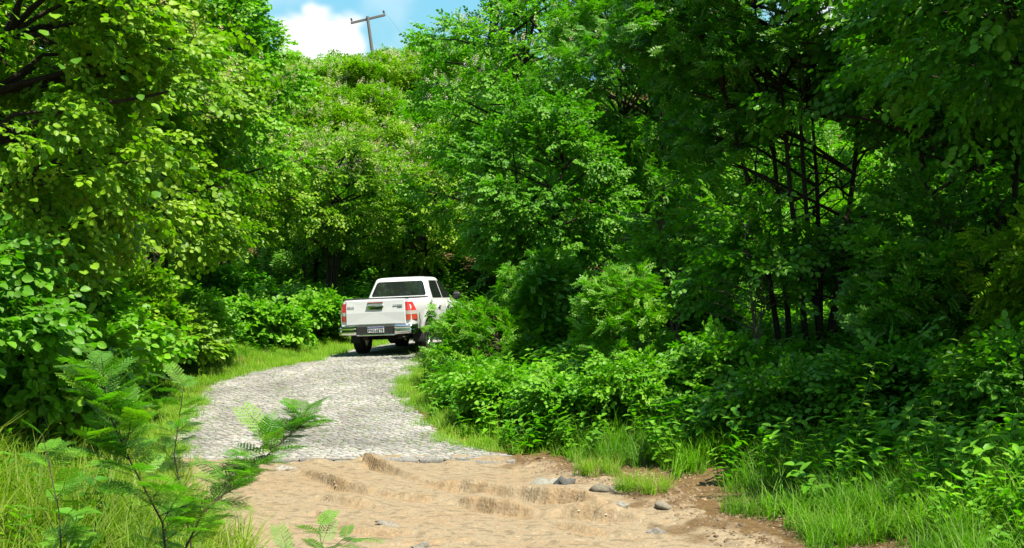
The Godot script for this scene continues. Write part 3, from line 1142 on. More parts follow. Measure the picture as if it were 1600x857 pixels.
func sheet(xs: Array, ds: Array, y: Callable, keep = null, called_dirt := false) -> ArrayMesh:
	var g := Geo.new()
	var at := {}
	var nx := xs.size()
	for j in ds.size():
		for i in nx:
			if keep == null or keep.call(xs[i], ds[j]):
				at[j * nx + i] = g.add(Vector3(xs[i], y.call(xs[i], ds[j]), -ds[j]))
	for j in ds.size() - 1:
		for i in nx - 1:
			var a: int = at.get(j * nx + i, -1)
			var b: int = at.get(j * nx + i + 1, -1)
			var c: int = at.get((j + 1) * nx + i + 1, -1)
			var e: int = at.get((j + 1) * nx + i, -1)
			if a < 0 or b < 0 or c < 0 or e < 0:
				continue
			g.tri(a, e, c)
			g.tri(a, c, b)
	if called_dirt:
		# water has cut down to a redder soil along the ledges
		for k in g.v.size():
			var near := 0.0
			for l in LEDGES:
				var pts: Array = l[0]
				if g.v[k].x > pts[0][0] and g.v[k].x < pts[-1][0]:
					var s := -g.v[k].z - at_table(pts, g.v[k].x)
					near = maxf(near, smoothstep(-0.35, -0.05, s) * (1.0 - smoothstep(0.05, 0.25, s)))
			near *= smoothstep(-0.25, 0.3, noise.get_noise_2d(g.v[k].x * 130.0, g.v[k].z * 130.0))
			var patch := smoothstep(0.0, 0.35, noise.get_noise_2d(g.v[k].x * 50.0 + 300.0, g.v[k].z * 50.0))
			g.c[k] = Color(1, 1, 1).lerp(Color(1.0, 0.80, 0.58), maxf(near * 0.4, patch * 0.12))
			# at the right rim the sand gives way to dark loose soil
			var rim := smoothstep(-0.45, 0.15, g.v[k].x - at_table(RIGHT, -g.v[k].z) + 0.9 * noise.get_noise_2d(g.v[k].x * 120.0 + 70.0, g.v[k].z * 120.0))
			g.c[k] = g.c[k].lerp(Color(0.48, 0.40, 0.30), rim)
	return g.commit()

func clip(poly: Array, mid: Vector2, nn: Vector2) -> Array:
	# keep the side of the line through mid that nn points away from
	var out := []
	for k in poly.size():
		var a: Vector2 = poly[k]
		var b: Vector2 = poly[(k + 1) % poly.size()]
		var da := (a - mid).dot(nn)
		var db := (b - mid).dot(nn)
		if da <= 0.0:
			out.append(a)
		if (da < 0.0 and db > 0.0) or (da > 0.0 and db < 0.0):
			out.append(a.lerp(b, da / (da - db)))
	return out

func make_lane(m_sand: Material, m_stone: Material) -> void:
	# bed of sand, then stones in the cells between jittered seeds
	var ds := lines([16.55, 0.25, 44.0])
	var g := Geo.new()
	var cols := 18
	for d in ds:
		for i in cols + 1:
			var x := lerpf(at_table(LEFT, d) - 0.35, at_table(RIGHT, d) + 0.35, i / float(cols))
			g.add(Vector3(x, height(clampf(x, at_table(LEFT, d), at_table(RIGHT, d)), d) - 0.009 - (0.05 if i == 0 or i == cols else 0.0), -d))
	for j in ds.size() - 1:
		for i in cols:
			var a := j * (cols + 1) + i
			g.tri(a, a + cols + 1, a + cols + 2)
			g.tri(a, a + cols + 2, a + 1)
	var lane := piece("cobbled_lane", g.commit(), m_sand, self)
	tag(lane, "", "", "", "structure")
	var sx := 0.115
	var sd := 0.09
	var seeds := {}
	var order := []
	var rows := int((37.0 - 16.72) / sd)
	for j in rows:
		for i in range(-58, 40):
			var s := Vector2((i + (0.5 if j % 2 else 0.0) + rf(-0.33, 0.33)) * sx, 16.72 + (j + rf(-0.3, 0.3)) * sd)
			seeds[Vector2i(i, j)] = s
			var b := beside(s.x, s.y)
			if b < 0.12:
				order.append(Vector2i(i, j))
	var rest := Geo.new()
	var single := 0
	for key in order:
		var s: Vector2 = seeds[key]
		var poly := [s + Vector2(-0.14, -0.11), s + Vector2(0.14, -0.11), s + Vector2(0.14, 0.11), s + Vector2(-0.14, 0.11)]
		for dj in range(-2, 3):
			for di in range(-2, 3):
				if di == 0 and dj == 0:
					continue
				var o = seeds.get(key + Vector2i(di, dj))
				if o == null:
					continue
				var dir: Vector2 = (o - s).normalized()
				poly = clip(poly, (s + o) * 0.5 - dir * rf(0.001, 0.005), dir)
		if poly.size() < 3:
			continue
		var alone := single < 300
		var st := Geo.new() if alone else rest
		if alone:
			single += 1
		var k := rf(0.20, 0.31) * (1.0 + 0.5 * noise.get_noise_2d(s.x * 45.0, s.y * 45.0 + 200.0))
		st.col = Color(k * rf(0.97, 1.06), k * rf(0.98, 1.02), k * rf(0.9, 1.0))
		var y0 := height(s.x, s.y) + rf(-0.004, 0.003)
		var tilt := Vector2(rf(-0.04, 0.04), rf(-0.04, 0.04))
		var origin := Vector3(s.x, y0, -s.y)
		var off := origin if alone else Vector3.ZERO
		var n := poly.size()
		var cc := Vector2.ZERO
		for p in poly:
			cc += p
		cc /= float(n)
		var first := st.v.size()
		for layer in [[1.0, -0.06], [0.97, -0.006], [0.86, 0.001], [0.45, 0.004]]:
			for p in poly:
				var q: Vector2 = cc + (p - cc) * layer[0]
				st.add(Vector3(q.x, y0 + layer[1] + (q - s).dot(tilt) + rf(-0.003, 0.003), -q.y) - off)
		var top := st.add(Vector3(cc.x, y0 + 0.007, -cc.y) - off)
		for l in 3:
			for p in n:
				var a := first + l * n + p
				var b := first + l * n + (p + 1) % n
				var o3 := (st.v[a] + st.v[b]) * 0.5 - st.v[top] + Vector3(0, 0.02 + 0.1 * l, 0)
				st.tri_to(a, a + n, b + n, o3)
				st.tri_to(a, b + n, b, o3)
		for p in n:
			st.tri_to(top, first + 3 * n + p, first + 3 * n + (p + 1) % n, Vector3.UP)
		if alone:
			var o := piece("cobblestone", st.commit(), m_stone, lane)
			o.position = origin
	var r := piece("cobblestones_beyond", rest.commit(), m_stone, lane)
	r.set_meta("kind", "stuff")

	# kerb stones along the end of the cobbles
	var kerb := Node3D.new()
	kerb.name = "kerb"
	add_child(kerb)
	tag(kerb, "", "", "", "structure")
	var x := -4.62
	while x < 0.0:
		var len := minf(rf(0.32, 0.85), 0.06 - x)
		g = Geo.new()
		var rings := []
		var k := rf(0.15, 0.26)
		g.col = Color(k * 1.03, k, k * 0.94)
		var steps := 6
		for i in steps + 1:
			var xx := lerpf(0.012, len - 0.012, i / float(steps))
			var e := 0.014 if i == 0 or i == steps else 0.0
			var q := [rf(-0.008, 0.008), rf(-0.008, 0.008), rf(-0.006, 0.006)]
			rings.append([Vector3(xx, -0.2, 0.075 + q[0] - e), Vector3(xx, -0.025, 0.08 + q[0] - e), Vector3(xx, 0.008 + q[2] - e, 0.055 + q[0]), Vector3(xx, 0.016 + q[2] - e, 0.0), Vector3(xx, 0.008 + q[2] - e, -0.055 + q[1]), Vector3(xx, -0.2, -0.075 + q[1] + e)])
		g.ring_loft(rings)
		var o := piece("kerb_stone", g.commit(), m_stone, kerb)
		o.position = Vector3(x, rf(-0.04, 0.008), -16.57 + rf(-0.035, 0.035))
		o.rotation = Vector3(rf(-0.08, 0.08), rf(-0.05, 0.05), rf(-0.03, 0.03))
		x += len

func make_rock(x: float, d: float, size: Vector3, c: Color, m: Material, label: String, turn := 0.0) -> void:
	var g := Geo.new()
	g.col = c
	var rings := []
	var seed_ := rf(0, 900)
	for j in 7:
		var phi := lerpf(-1.2, 1.35, j / 6.0)
		var ring := []
		for i in 11:
			var a := TAU * i / 11.0
			var u := Vector3(cos(a) * cos(phi), sin(phi), sin(a) * cos(phi))
			var k := 1.0 + 1.1 * noise.get_noise_3d(u.x * 90.0 + seed_, u.y * 70.0, u.z * 70.0)
			ring.append(Vector3(u.x * size.x, u.y * size.y, u.z * size.z) * 0.5 * k)
		rings.append(ring)
	g.ring_loft(rings)
	var o := piece("rock", g.commit(), m, self)
	o.position = Vector3(x, dirt_y(x, d) - size.y * 0.12, -d)
	if beside(x, d) > 0.3:
		o.position.y = height(x, d) - size.y * 0.12
	o.rotation.y = turn
	tag(o, label, "rock", "rocks on the dirt crossing")

func scatter(n: int, x0: float, x1: float, d0: float, d1: float, chance: Callable, s0: float, s1: float, pal: Array, upright := 0.25) -> Array:
	var where := []
	var cols := []
	for k in n:
		var x := rf(x0, x1)
		var d := rf(d0, d1)
		if rng.randf() > chance.call(x, d):
			continue
		var y: float = height(x, d)
		if d < KERB_D and beside(x, d) < 0.35:
			y = dirt_y(x, d)
		var up := (Vector3.UP + rdir() * upright).normalized()
		var a := rf(0, TAU)
		where.append(Transform3D(basis_of(Vector3(cos(a), 0, sin(a)).slide(up), up, rf(s0, s1)), Vector3(x, y - 0.01, -d)))
		cols.append(shade(pal, 0.5 + 0.9 * noise.get_noise_2d(x * 60.0, d * 60.0) + rf(-0.35, 0.35)))
	return [where, cols]

func stuff(called: String, label: String, category: String, mesh: Mesh, m: Material, placed: Array) -> void:
	var o := copies(called, mesh, m, placed[0], placed[1], self)
	tag(o, label, category, "", "stuff")

func grass_clump(x: float, d: float, r: float, n: int, s: float, pal: Array, label: String, mesh: Mesh) -> void:
	var where := []
	var cols := []
	var root := thing("grass_clump", Vector3(x, maxf(dirt_y(x, d), height(x, d) - (0.2 if beside(x, d) < 0.1 else 0.0)) - 0.02, -d), label, "grass", "grass clumps beside the dirt")
	for k in n:
		var p := Vector3(rf(-1, 1), 0, rf(-1, 1)) * r
		if Vector2(p.x, p.z).length() > r:
			continue
		var a := rf(0, TAU)
		where.append(Transform3D(basis_of(Vector3(cos(a), 0, sin(a)), Vector3.UP + rdir() * 0.25, s * rf(0.7, 1.2)), p))
		cols.append(shade(pal, rng.randf()))
	copies("blades", mesh, m_grass, where, cols, root)

func broad_weed(x: float, d: float, h: float, n: int, size: float, label: String, tones: Array) -> void:
	# a big-leaved weed: every leaf is a part
	var root := thing("broadleaf_weed", on(x, d, 0.03), label, "weed", "big-leaved weeds")
	var g := Geo.new()
	g.col = Color(0.06, 0.12, 0.03)
	var lean := Vector3(rf(-0.2, 0.2), 0, rf(-0.05, 0.25))
	g.tube([Vector3.ZERO, Vector3(0, h * 0.5, 0) + lean * 0.3, Vector3(0, h, 0) + lean], [0.012, 0.009, 0.004], 6)
	piece("stem", g.commit(), m_stem, root)
	var turn := rf(0, TAU)
	for k in n:
		turn += 2.4
		var f := 0.3 + 0.7 * (k + 0.5) / n
		var dir := Vector3(cos(turn), rf(-0.1, 0.45), sin(turn)).normalized()
		var o := piece("leaf", long_leaf[k % 3], tones[k % tones.size()], root)
		o.transform = Transform3D(basis_of(dir, Vector3.UP + rdir() * 0.2, size * rf(0.7, 1.15) * (1.2 - 0.45 * f)), Vector3(0, h * f, 0) + lean * f * f + dir * 0.01)

var long_leaf := []

func sapling(stem: Array, r0: float, count: int, size: float, label: String) -> void:
	# a young feather-leaved tree close by: every leaf is a part
	var base: Vector3 = stem[0]
	var root := thing("feathery_sapling", base, label, "sapling", "feather-leaved saplings in the near left corner")
	var g := Geo.new()
	g.col = Color(0.045, 0.035, 0.02)
	var pts := []
	var radii := []
	for k in stem.size():
		pts.append(stem[k] - base)
		radii.append(r0 * 0.7 * (1.0 - 0.75 * k / (stem.size() - 1.0)))
	g.tube(pts, radii, 6)
	var spots := []
	# side twigs
	for k in int(count / 4.0):
		var f := lerpf(0.3, 0.98, (k + rf(0.0, 0.8)) / (count / 4.0))
		var a := along(pts, f)
		var ahead := (along(pts, f + 0.03) - along(pts, f - 0.03)).normalized()
		var dir := (Vector3(rf(-1, 1), rf(-0.1, 0.5), rf(-1, 1)).normalized() + ahead * 0.6).normalized()
		var len := rf(0.05, 0.19) * (1.25 - 0.5 * f)
		var e := a + dir * len
		g.tube([a, a.lerp(e, 0.5) + rdir() * 0.008, e], [r0 * 0.22, r0 * 0.18, r0 * 0.1], 4)
		for q in 4:
			spots.append([a.lerp(e, 0.1 + 0.3 * q), dir])
	spots.append([pts[-1], (pts[-1] - pts[-2]).normalized()])
	piece("stem", g.commit(), m_stem, root)
	var side := 1.0
	for s in spots:
		side = -side
		var dir: Vector3 = s[1]
		var across := dir.cross(Vector3.UP).normalized() * side
		var o := piece("leaf", fern_leaf[rng.randi() % 3], m_fern_tone[rng.randi() % m_fern_tone.size()], root)
		o.transform = Transform3D(basis_of(dir * rf(0.3, 0.9) + across * rf(0.5, 1.0) + Vector3(0, rf(-0.3, 0.15), 0), Vector3.UP + rdir() * 0.35, size * rf(0.6, 0.95)), s[0])

func utility_pole() -> void:
	var root := thing("utility_pole", on(-10.2, 95.0, 0.3), "leaning utility pole with one crossarm above the hilltop trees", "pole")
	root.rotation.z = deg_to_rad(8.0)
	var m := mat(lin(0.11, 0.105, 0.10), 0.9)
	var top := 2.15 + 446.0 * 95.0 / 1900.0 - root.position.y
	var g := Geo.new()
	g.tube([Vector3.ZERO, Vector3(0, top * 0.5, 0), Vector3(0, top + 0.1, 0)], [0.17, 0.145, 0.115], 10)
	piece("post", g.commit(), m, root)
	var arm := Node3D.new()
	g = Geo.new()
	g.box(Vector3(-1.4, top - 0.16, -0.22), Vector3(1.4, top + 0.02, -0.08), 0.015)
	var am := piece("crossarm", g.commit(), m, root)
	am.transform = Transform3D(Basis(Vector3(0, 0, 1), deg_to_rad(5.5)), Vector3.ZERO).translated(Vector3(top * sin(deg_to_rad(5.5)), top * (1.0 - cos(deg_to_rad(5.5))), 0))
	arm.free()
	var cer := mat(lin(0.05, 0.045, 0.045), 0.3)
	for s in [-1.28, 1.33]:
		g = Geo.new()
		g.tube([Vector3(s, top, -0.15), Vector3(s, top + 0.08, -0.15), Vector3(s, top + 0.10, -0.15), Vector3(s, top + 0.17, -0.15), Vector3(s, top + 0.19, -0.15), Vector3(s, top + 0.27, -0.15), Vector3(s, top + 0.31, -0.15)], [0.03, 0.035, 0.085, 0.075, 0.085, 0.07, 0.03], 10)
		piece("insulator", g.commit(), cer, am)
	# the wire that runs down to the right behind the trees
	g = Geo.new()
	var a := Vector3(1.33, top + 0.3, -0.15)
	var pts := []
	var rr := []
	for k in 15:
		var f := k / 14.0
		pts.append(a + Vector3(9.0 * f, -8.5 * f - 2.0 * sin(f * PI), -30.0 * f))
		rr.append(0.007)
	g.tube(pts, rr, 4)
	piece("wire", g.commit(), cer, am)

func _ready() -> void:
	rng.seed = 20240611
	noise.seed = 5
	noise.frequency = 0.01
	noise.fractal_octaves = 3

	# camera, sky, sun, exposure
	var cam := Camera3D.new()
	cam.name = "camera"
	add_child(cam)
	cam.fov = 25.42
	cam.far = 1500.0
	cam.near = 0.1
	cam.position = Vector3(0, 2.15, 0)
	cam.rotation_degrees = Vector3(1.25, 0, 0)
	cam.current = true
	var env := Environment.new()
	env.background_mode = Environment.BG_SKY
	var sky := Sky.new()
	var pano := PanoramaSkyMaterial.new()
	pano.panorama = ImageTexture.create_from_image(sky_image())
	sky.sky_material = pano
	env.sky = sky
	env.tonemap_mode = Environment.TONE_MAPPER_LINEAR
	env.tonemap_exposure = 3.0
	env.background_energy_multiplier = 1.08
	env.sdfgi_enabled = true
	env.ssao_enabled = true
	env.ssil_enabled = true
	var we := WorldEnvironment.new()
	we.environment = env
	add_child(we)
	var sun := DirectionalLight3D.new()
	sun.name = "sun"
	add_child(sun)
	sun.light_energy = 1.35
	sun.light_color = Color(1.0, 0.965, 0.9)
	sun.light_angular_distance = 0.5
	sun.shadow_enabled = true
	sun.look_at_from_position(Vector3(0.26, 0.91, 0.32) * 50.0, Vector3.ZERO)

	# materials
	m_leaf = leaf_mat(0.48, Color(0.82, 1.0, 0.35), 0.42)
	m_leaf_dull = leaf_mat(0.6, Color(0.82, 1.0, 0.35), 0.35)
	m_grass = leaf_mat(0.55, Color(0.82, 1.0, 0.35), 0.4)
	m_flower = leaf_mat(0.7, Color(0.6, 0.6, 0.5), 0.3)
	m_bark = mat(lin(0.055, 0.045, 0.035), 0.95, 0.0, 0.3)
	m_bark.albedo_texture = noise_tex([[0.0, Color(0.4, 0.36, 0.33)], [0.5, Color(0.85, 0.82, 0.78)], [1.0, Color(1, 1, 1)]], 0.03, 512, 5, 21)
	m_bark.uv1_triplanar = true
	m_bark.uv1_scale = Vector3(2.0, 0.5, 2.0)
	m_bark_pale = m_bark.duplicate()
	m_bark_pale.albedo_color = lin(0.17, 0.14, 0.11)
	m_stem = tinted(0.8, 0.3)
	for c in [Color(0.13, 0.30, 0.014), Color(0.21, 0.40, 0.02), Color(0.08, 0.22, 0.014)]:
		var m := leaf_mat(0.48, Color(0.82, 1.0, 0.35), 0.42)
		m.albedo_color = c.linear_to_srgb()
		m_leaf_tone.append(m)
	for c in [Color(0.13, 0.33, 0.015), Color(0.18, 0.40, 0.02), Color(0.09, 0.25, 0.014)]:
		var m := leaf_mat(0.5, Color(0.82, 1.0, 0.35))
		m.albedo_color = c.linear_to_srgb()
		m_fern_tone.append(m)
	var m_ground := earth_mat([[0.0, Color(0.24, 0.18, 0.11)], [0.4, Color(0.38, 0.30, 0.20)], [0.55, Color(0.33, 0.27, 0.16)], [1.0, Color(0.50, 0.42, 0.30)]], 0.6, 1.5, 31)
	var m_dirt := earth_mat([[0.0, Color(0.36, 0.315, 0.24)], [0.35, Color(0.46, 0.415, 0.335)], [0.5, Color(0.52, 0.475, 0.39)], [0.62, Color(0.48, 0.415, 0.32)], [1.0, Color(0.60, 0.56, 0.475)]], 0.45, 1.4, 41)
	var m_sand := earth_mat([[0.0, Color(0.38, 0.37, 0.28)], [0.5, Color(0.50, 0.49, 0.41)], [1.0, Color(0.58, 0.57, 0.50)]], 1.5, 1.0, 51)
	var m_stone := tinted(0.85, 0.35)
	m_stone.albedo_texture = noise_tex([[0.0, Color(0.62, 0.61, 0.58)], [0.45, Color(0.9, 0.9, 0.88)], [1.0, Color(1, 1, 1)]], 0.02, 512, 6, 61)
	m_stone.uv1_triplanar = true
	m_stone.uv1_world_triplanar = true
	m_stone.uv1_scale = Vector3.ONE * 2.0
	m_stone.heightmap_enabled = true
	m_stone.heightmap_texture = m_stone.albedo_texture
	m_stone.heightmap_scale = 1.0
	build_sprays()
	for k in 3:
		var lg := Geo.new()
		lg.leaf(Vector3.ZERO, Vector3(0, 0, 1), Vector3.UP, 0.2, 0.2 * [0.4, 0.5, 0.75][k], 0.14, 0.3, 0.4)
		long_leaf.append(lg.commit())
	print("sprays ", Time.get_ticks_msec())

	# ground
	var xs := lines([-170.0, 12.0, -50.0, 3.0, -14.0, 0.25, 14.0, 3.0, 50.0, 12.0, 170.0])
	var ds := lines([-60.0, 6.0, 0.0, 0.25, 45.0, 1.5, 100.0, 12.0, 260.0])
	var low := func(x: float, d: float) -> float:
		var y := height(x, d)
		if d > 3.5 and d < 43.5:
			y -= 0.22 * smoothstep(0.0, 0.4, -beside(x, d))
		return y
	tag(piece("ground", sheet(xs, ds, low), m_ground, self), "", "", "", "structure")
	var inside := func(x: float, d: float) -> bool: return beside(x, d) < 0.9
	tag(piece("dirt_road", sheet(lines([-5.6, 0.03, 4.2]), lines([3.0, 0.25, 9.0, 0.03, 17.05]), dirt_y, inside, true), m_dirt, self), "", "", "", "structure")
	make_lane(m_sand, m_stone)
	print("ground ", Time.get_ticks_msec())
	place_plants()
	print("plants ", Time.get_ticks_msec())
	utility_pole()
	make_truck()
	details(m_stone)
	print("done ", Time.get_ticks_msec())


# leaf colours (linear): [deeper, lighter]
const LIME := [Color(0.12, 0.28, 0.008), Color(0.29, 0.46, 0.02)]
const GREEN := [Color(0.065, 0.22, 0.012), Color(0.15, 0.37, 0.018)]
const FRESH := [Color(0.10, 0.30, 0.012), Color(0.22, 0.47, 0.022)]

func place_plants() -> void:
	# --- left of the lane
	var near := woody({name = "broadleaf_tree", label = "big yellow-green broadleaf tree filling the upper left corner nearest the viewer", x = -6.4, d = 13.2, h = 7.6, r = 2.6, cb = 1.3, lean = Vector3(0.6, 0, 0), clumps = 105, sp = 40, cr = 0.58, ss = 0.64, mesh = spray_round[0], cols = LIME, stems = 2, tr = 0.11, fl = 0.5, fln = 1.5, flc = [Color(0.35, 0.38, 0.06), Color(0.6, 0.55, 0.2)], group = "trees left of the lane"})
	for k in 300:
		# leaves at the skin of the crown that face the lane
		var u := rdir()
		u.z = absf(u.z)
		u.x = absf(u.x) if rng.randf() < 0.7 else u.x
		var p := Vector3(0.6, 3.6, 0) + Vector3(u.x * 2.45, u.y * 2.5, u.z * 2.45) * rf(0.88, 1.02)
		var o := piece("leaf", broad_leaf[k % 4], m_leaf_tone[rng.randi() % 3], near)
		o.transform = Transform3D(basis_of(Vector3(u.x, -0.25, u.z) + rdir() * 0.5, Vector3.UP + rdir() * 0.5, rf(0.5, 0.85)), p)
	woody({name = "pinnate_tree", label = "lime green tree overhanging the left verge behind the nearest broadleaf tree", x = -8.2, d = 18.6, h = 8.6, r = 2.8, cb = 0.8, lean = Vector3(0.4, 0, 0), clumps = 70, sp = 30, cr = 0.7, mesh = spray_round[1], cols = LIME, stems = 2, fl = 0.7, fln = 1.6, flc = [Color(0.45, 0.42, 0.16), Color(0.75, 0.68, 0.45)], group = "trees left of the lane"})
	woody({name = "pinnate_tree", label = "fresh green tree left of the lane where the bend begins", x = -8.6, d = 24.6, h = 8.6, r = 2.9, cb = 1.2, lean = Vector3(0.5, 0, 0), clumps = 72, sp = 34, cr = 0.72, mesh = spray_round[2], cols = LIME, stems = 3, fl = 0.7, fln = 1.6, flc = [Color(0.45, 0.42, 0.16), Color(0.75, 0.68, 0.45)], group = "trees left of the lane"})
	woody({name = "pinnate_tree", label = "tall dark-topped tree whose crown borders the patch of sky on the left", x = -8.9, d = 30.5, h = 11.2, r = 3.0, cb = 1.5, lean = Vector3(0.3, 0, 0), clumps = 80, sp = 36, cr = 0.75, mesh = spray_round[0], cols = FRESH, stems = 2, fl = 0.5, fln = 1.5, group = "trees left of the lane"})
	woody({name = "pinnate_tree", label = "tree standing behind the nearest broadleaf tree at the left picture edge", x = -10.6, d = 16.5, h = 9.2, r = 2.8, cb = 1.0, clumps = 55, sp = 28, cr = 0.75, mesh = spray_round[3], cols = GREEN, group = "trees left of the lane"})
	woody({name = "pinnate_tree", label = "tree in the second row left of the lane, behind the lime green one", x = -12.0, d = 22.5, h = 10.0, r = 3.0, cb = 1.0, clumps = 55, sp = 28, cr = 0.8, mesh = spray_round[1], cols = LIME, fl = 0.4, group = "trees left of the lane"})
	woody({name = "pinnate_tree", label = "bright low tree left of the truck over a dark hollow of trunks", x = -8.6, d = 36.0, h = 6.4, r = 2.7, cb = 2.0, clumps = 60, sp = 30, cr = 0.7, mesh = spray_round[0], ss = 0.8, cols = LIME, stems = 3, tr = 0.08, fl = 0.85, fln = 2.0, group = "trees behind the truck"})
	woody({name = "pinnate_tree", label = "bright spreading tree directly behind the left half of the truck", x = -6.0, d = 40.0, h = 6.2, r = 2.6, cb = 2.1, clumps = 60, sp = 30, cr = 0.7, mesh = spray_round[2], ss = 0.8, cols = LIME, stems = 3, tr = 0.08, fl = 0.85, fln = 2.0, group = "trees behind the truck"})
	woody({name = "pinnate_tree", label = "green tree behind the truck cab, right of the spreading one", x = -3.4, d = 44.0, h = 6.0, r = 2.5, cb = 1.0, clumps = 55, sp = 30, cr = 0.7, mesh = spray_round[3], ss = 0.8, cols = LIME, stems = 2, tr = 0.08, fl = 0.85, fln = 2.0, group = "trees behind the truck"})
	woody({name = "pinnate_tree", label = "shaded tree far back in the dark hollow left of the truck", x = -7.6, d = 46.0, h = 5.6, r = 2.6, cb = 0.6, clumps = 50, sp = 26, cr = 0.75, mesh = spray_far[0], cols = GREEN, stems = 3, tr = 0.08, group = "trees behind the truck"})

	# --- right of the lane
	woody({name = "pinnate_tree", label = "tall flowering tree leaning over the lane just right of the truck", x = 1.9, d = 36.5, h = 12.2, r = 3.6, cb = 1.4, lean = Vector3(-1.4, 0, 0), clumps = 100, sp = 44, cr = 0.75, ss = 0.8, mesh = spray_round[1], cols = FRESH, stems = 3, tr = 0.10, fl = 0.8, fln = 2.0, flc = [Color(0.6, 0.55, 0.35), Color(0.85, 0.8, 0.68)], group = "trees right of the lane"})
	woody({name = "pinnate_tree", label = "dense dark green tree above the shrubs right of the truck", x = 0.7, d = 26.6, h = 5.6, r = 1.9, cb = 0.6, clumps = 54, sp = 44, cr = 0.6, ss = 0.65, mesh = spray_round[3], cols = GREEN, stems = 2, tr = 0.08, group = "trees right of the lane"})
	woody({name = "pinnate_tree", label = "tall green tree in the middle of the right-hand wood, top out of frame", x = 3.4, d = 29.8, h = 10.6, r = 2.7, cb = 2.2, lean = Vector3(-0.3, 0, 0), clumps = 70, sp = 32, cr = 0.75, mesh = spray_pinnate[3], cols = GREEN, stems = 2, tr = 0.11, fl = 0.5, bare = 6, bark = m_bark_pale, group = "trees right of the lane"})
	woody({name = "leaning_tree", label = "many-stemmed tree with bare dark forked limbs leaning left over bright bushes", x = 5.2, d = 21.5, h = 9.4, r = 2.8, cb = 3.3, lean = Vector3(-0.7, 0, 0.2), clumps = 60, sp = 28, cr = 0.72, mesh = spray_pinnate[0], cols = GREEN, stems = 6, spread = 0.35, tr = 0.06, bare = 46, fl = 0.3, group = "trees right of the lane"})
	woody({name = "leaning_tree", label = "dark multi-stemmed tree right of the one with bare forked limbs", x = 7.4, d = 19.2, h = 9.2, r = 3.0, cb = 3.2, lean = Vector3(-0.4, 0, 0), clumps = 60, sp = 28, cr = 0.72, mesh = spray_round[2], cols = GREEN, stems = 5, spread = 0.35, tr = 0.065, bare = 30, group = "trees right of the lane"})
	woody({name = "pinnate_tree", label = "nearest dark-leaved tree hanging into the upper right corner", x = 6.9, d = 14.8, h = 8.4, r = 2.7, cb = 3.3, lean = Vector3(-0.5, 0, 0), clumps = 52, sp = 26, cr = 0.65, mesh = spray_round[0], cols = GREEN, ss = 0.85, stems = 2, tr = 0.08, fl = 0.6, fln = 1.5, flc = [Color(0.35, 0.38, 0.1), Color(0.5, 0.45, 0.2)], group = "trees right of the lane"})
	woody({name = "pinnate_tree", label = "tree at the right picture edge shading the bank below it", x = 8.6, d = 11.4, h = 8.4, r = 3.0, cb = 3.9, lean = Vector3(-1.4, 0, 0), clumps = 40, sp = 24, cr = 0.7, mesh = spray_round[3], cols = GREEN, stems = 2, tr = 0.11, group = "trees right of the lane"})
	woody({name = "pinnate_tree", label = "back-row tree behind the nearest dark tree on the right", x = 10.2, d = 17.0, h = 9.6, r = 3.0, cb = 1.4, clumps = 48, sp = 26, cr = 0.8, mesh = spray_round[1], cols = GREEN, group = "trees right of the lane"})
	woody({name = "pinnate_tree", label = "back-row tree between the two dark multi-stemmed trees", x = 12.0, d = 27.5, h = 10.6, r = 3.1, cb = 2.4, clumps = 52, sp = 26, cr = 0.8, mesh = spray_pinnate[1], cols = GREEN, bare = 6, group = "trees right of the lane"})
	woody({name = "pinnate_tree", label = "back-row tree at the far right behind the dark trunks", x = 12.6, d = 22.5, h = 10.4, r = 3.2, cb = 1.0, clumps = 70, sp = 30, cr = 0.85, mesh = spray_pinnate[2], cols = GREEN, group = "trees right of the lane"})
	woody({name = "pinnate_tree", label = "far tree closing the gap behind the bare forked limbs", x = 7.0, d = 36.5, h = 9.6, r = 3.4, cb = 1.2, clumps = 75, sp = 32, cr = 0.85, mesh = spray_far[1], cols = FRESH, group = "trees right of the lane"})
	woody({name = "pinnate_tree", label = "far tree on the right seen through the dark trunks", x = 13.0, d = 33.0, h = 10.4, r = 3.5, cb = 1.0, clumps = 75, sp = 32, cr = 0.85, mesh = spray_far[2], cols = GREEN, group = "trees right of the lane"})

	# --- bushes
	var bush := func(label: String, x: float, d: float, h: float, r: float, mesh: Mesh, pal: Array, n: int, sp: int, cr := 0.34, ss := 1.0) -> void:
		woody({name = "bush", cat = "bush", label = label, x = x, d = d, h = h, r = r, cb = 0.1, fine = ss > 0.75, clumps = n, sp = sp, cr = cr, mesh = mesh, cols = pal, stems = 5, tr = 0.022, ss = ss, group = "bushes along the lane", shell = 0.3, up = true, bark = m_bark_pale})
	bush.call("dark rounded bush at the left picture edge under the nearest broadleaf tree", -5.5, 11.4, 2.3, 1.25, spray_round[1], GREEN, 40, 24, 0.34, 0.8)
	bush.call("leafy bush low on the left bank beside the near end of the cobbles", -5.7, 14.6, 1.7, 1.1, spray_round[3], FRESH, 30, 18)
	bush.call("bright bush on the left verge halfway along the cobbles", -6.9, 19.0, 2.1, 1.2, spray_round[0], FRESH, 32, 20)
	bush.call("yellow-green bush on the left verge at the outside of the bend", -7.3, 22.4, 2.3, 1.2, spray_round[2], LIME, 32, 20)
	bush.call("sunlit bush at the left end of the kerb", -6.2, 16.8, 1.5, 0.95, spray_round[2], FRESH, 34, 20, 0.3, 0.7)
	bush.call("small fresh green bush between the two taller ones on the left verge", -6.7, 20.8, 1.3, 0.9, spray_round[3], FRESH, 34, 20, 0.3, 0.7)
	bush.call("lime bush on the left verge level with the widest part of the bend", -7.0, 24.4, 1.4, 0.95, spray_round[1], LIME, 34, 20, 0.3, 0.7)
	bush.call("low bright bush on the left verge before the dark hollow", -7.2, 26.2, 1.4, 1.1, spray_round[1], FRESH, 28, 18)
	bush.call("low leafy bush on the verge just left of the truck", -6.3, 30.4, 1.1, 1.0, spray_round[3], FRESH, 28, 18)
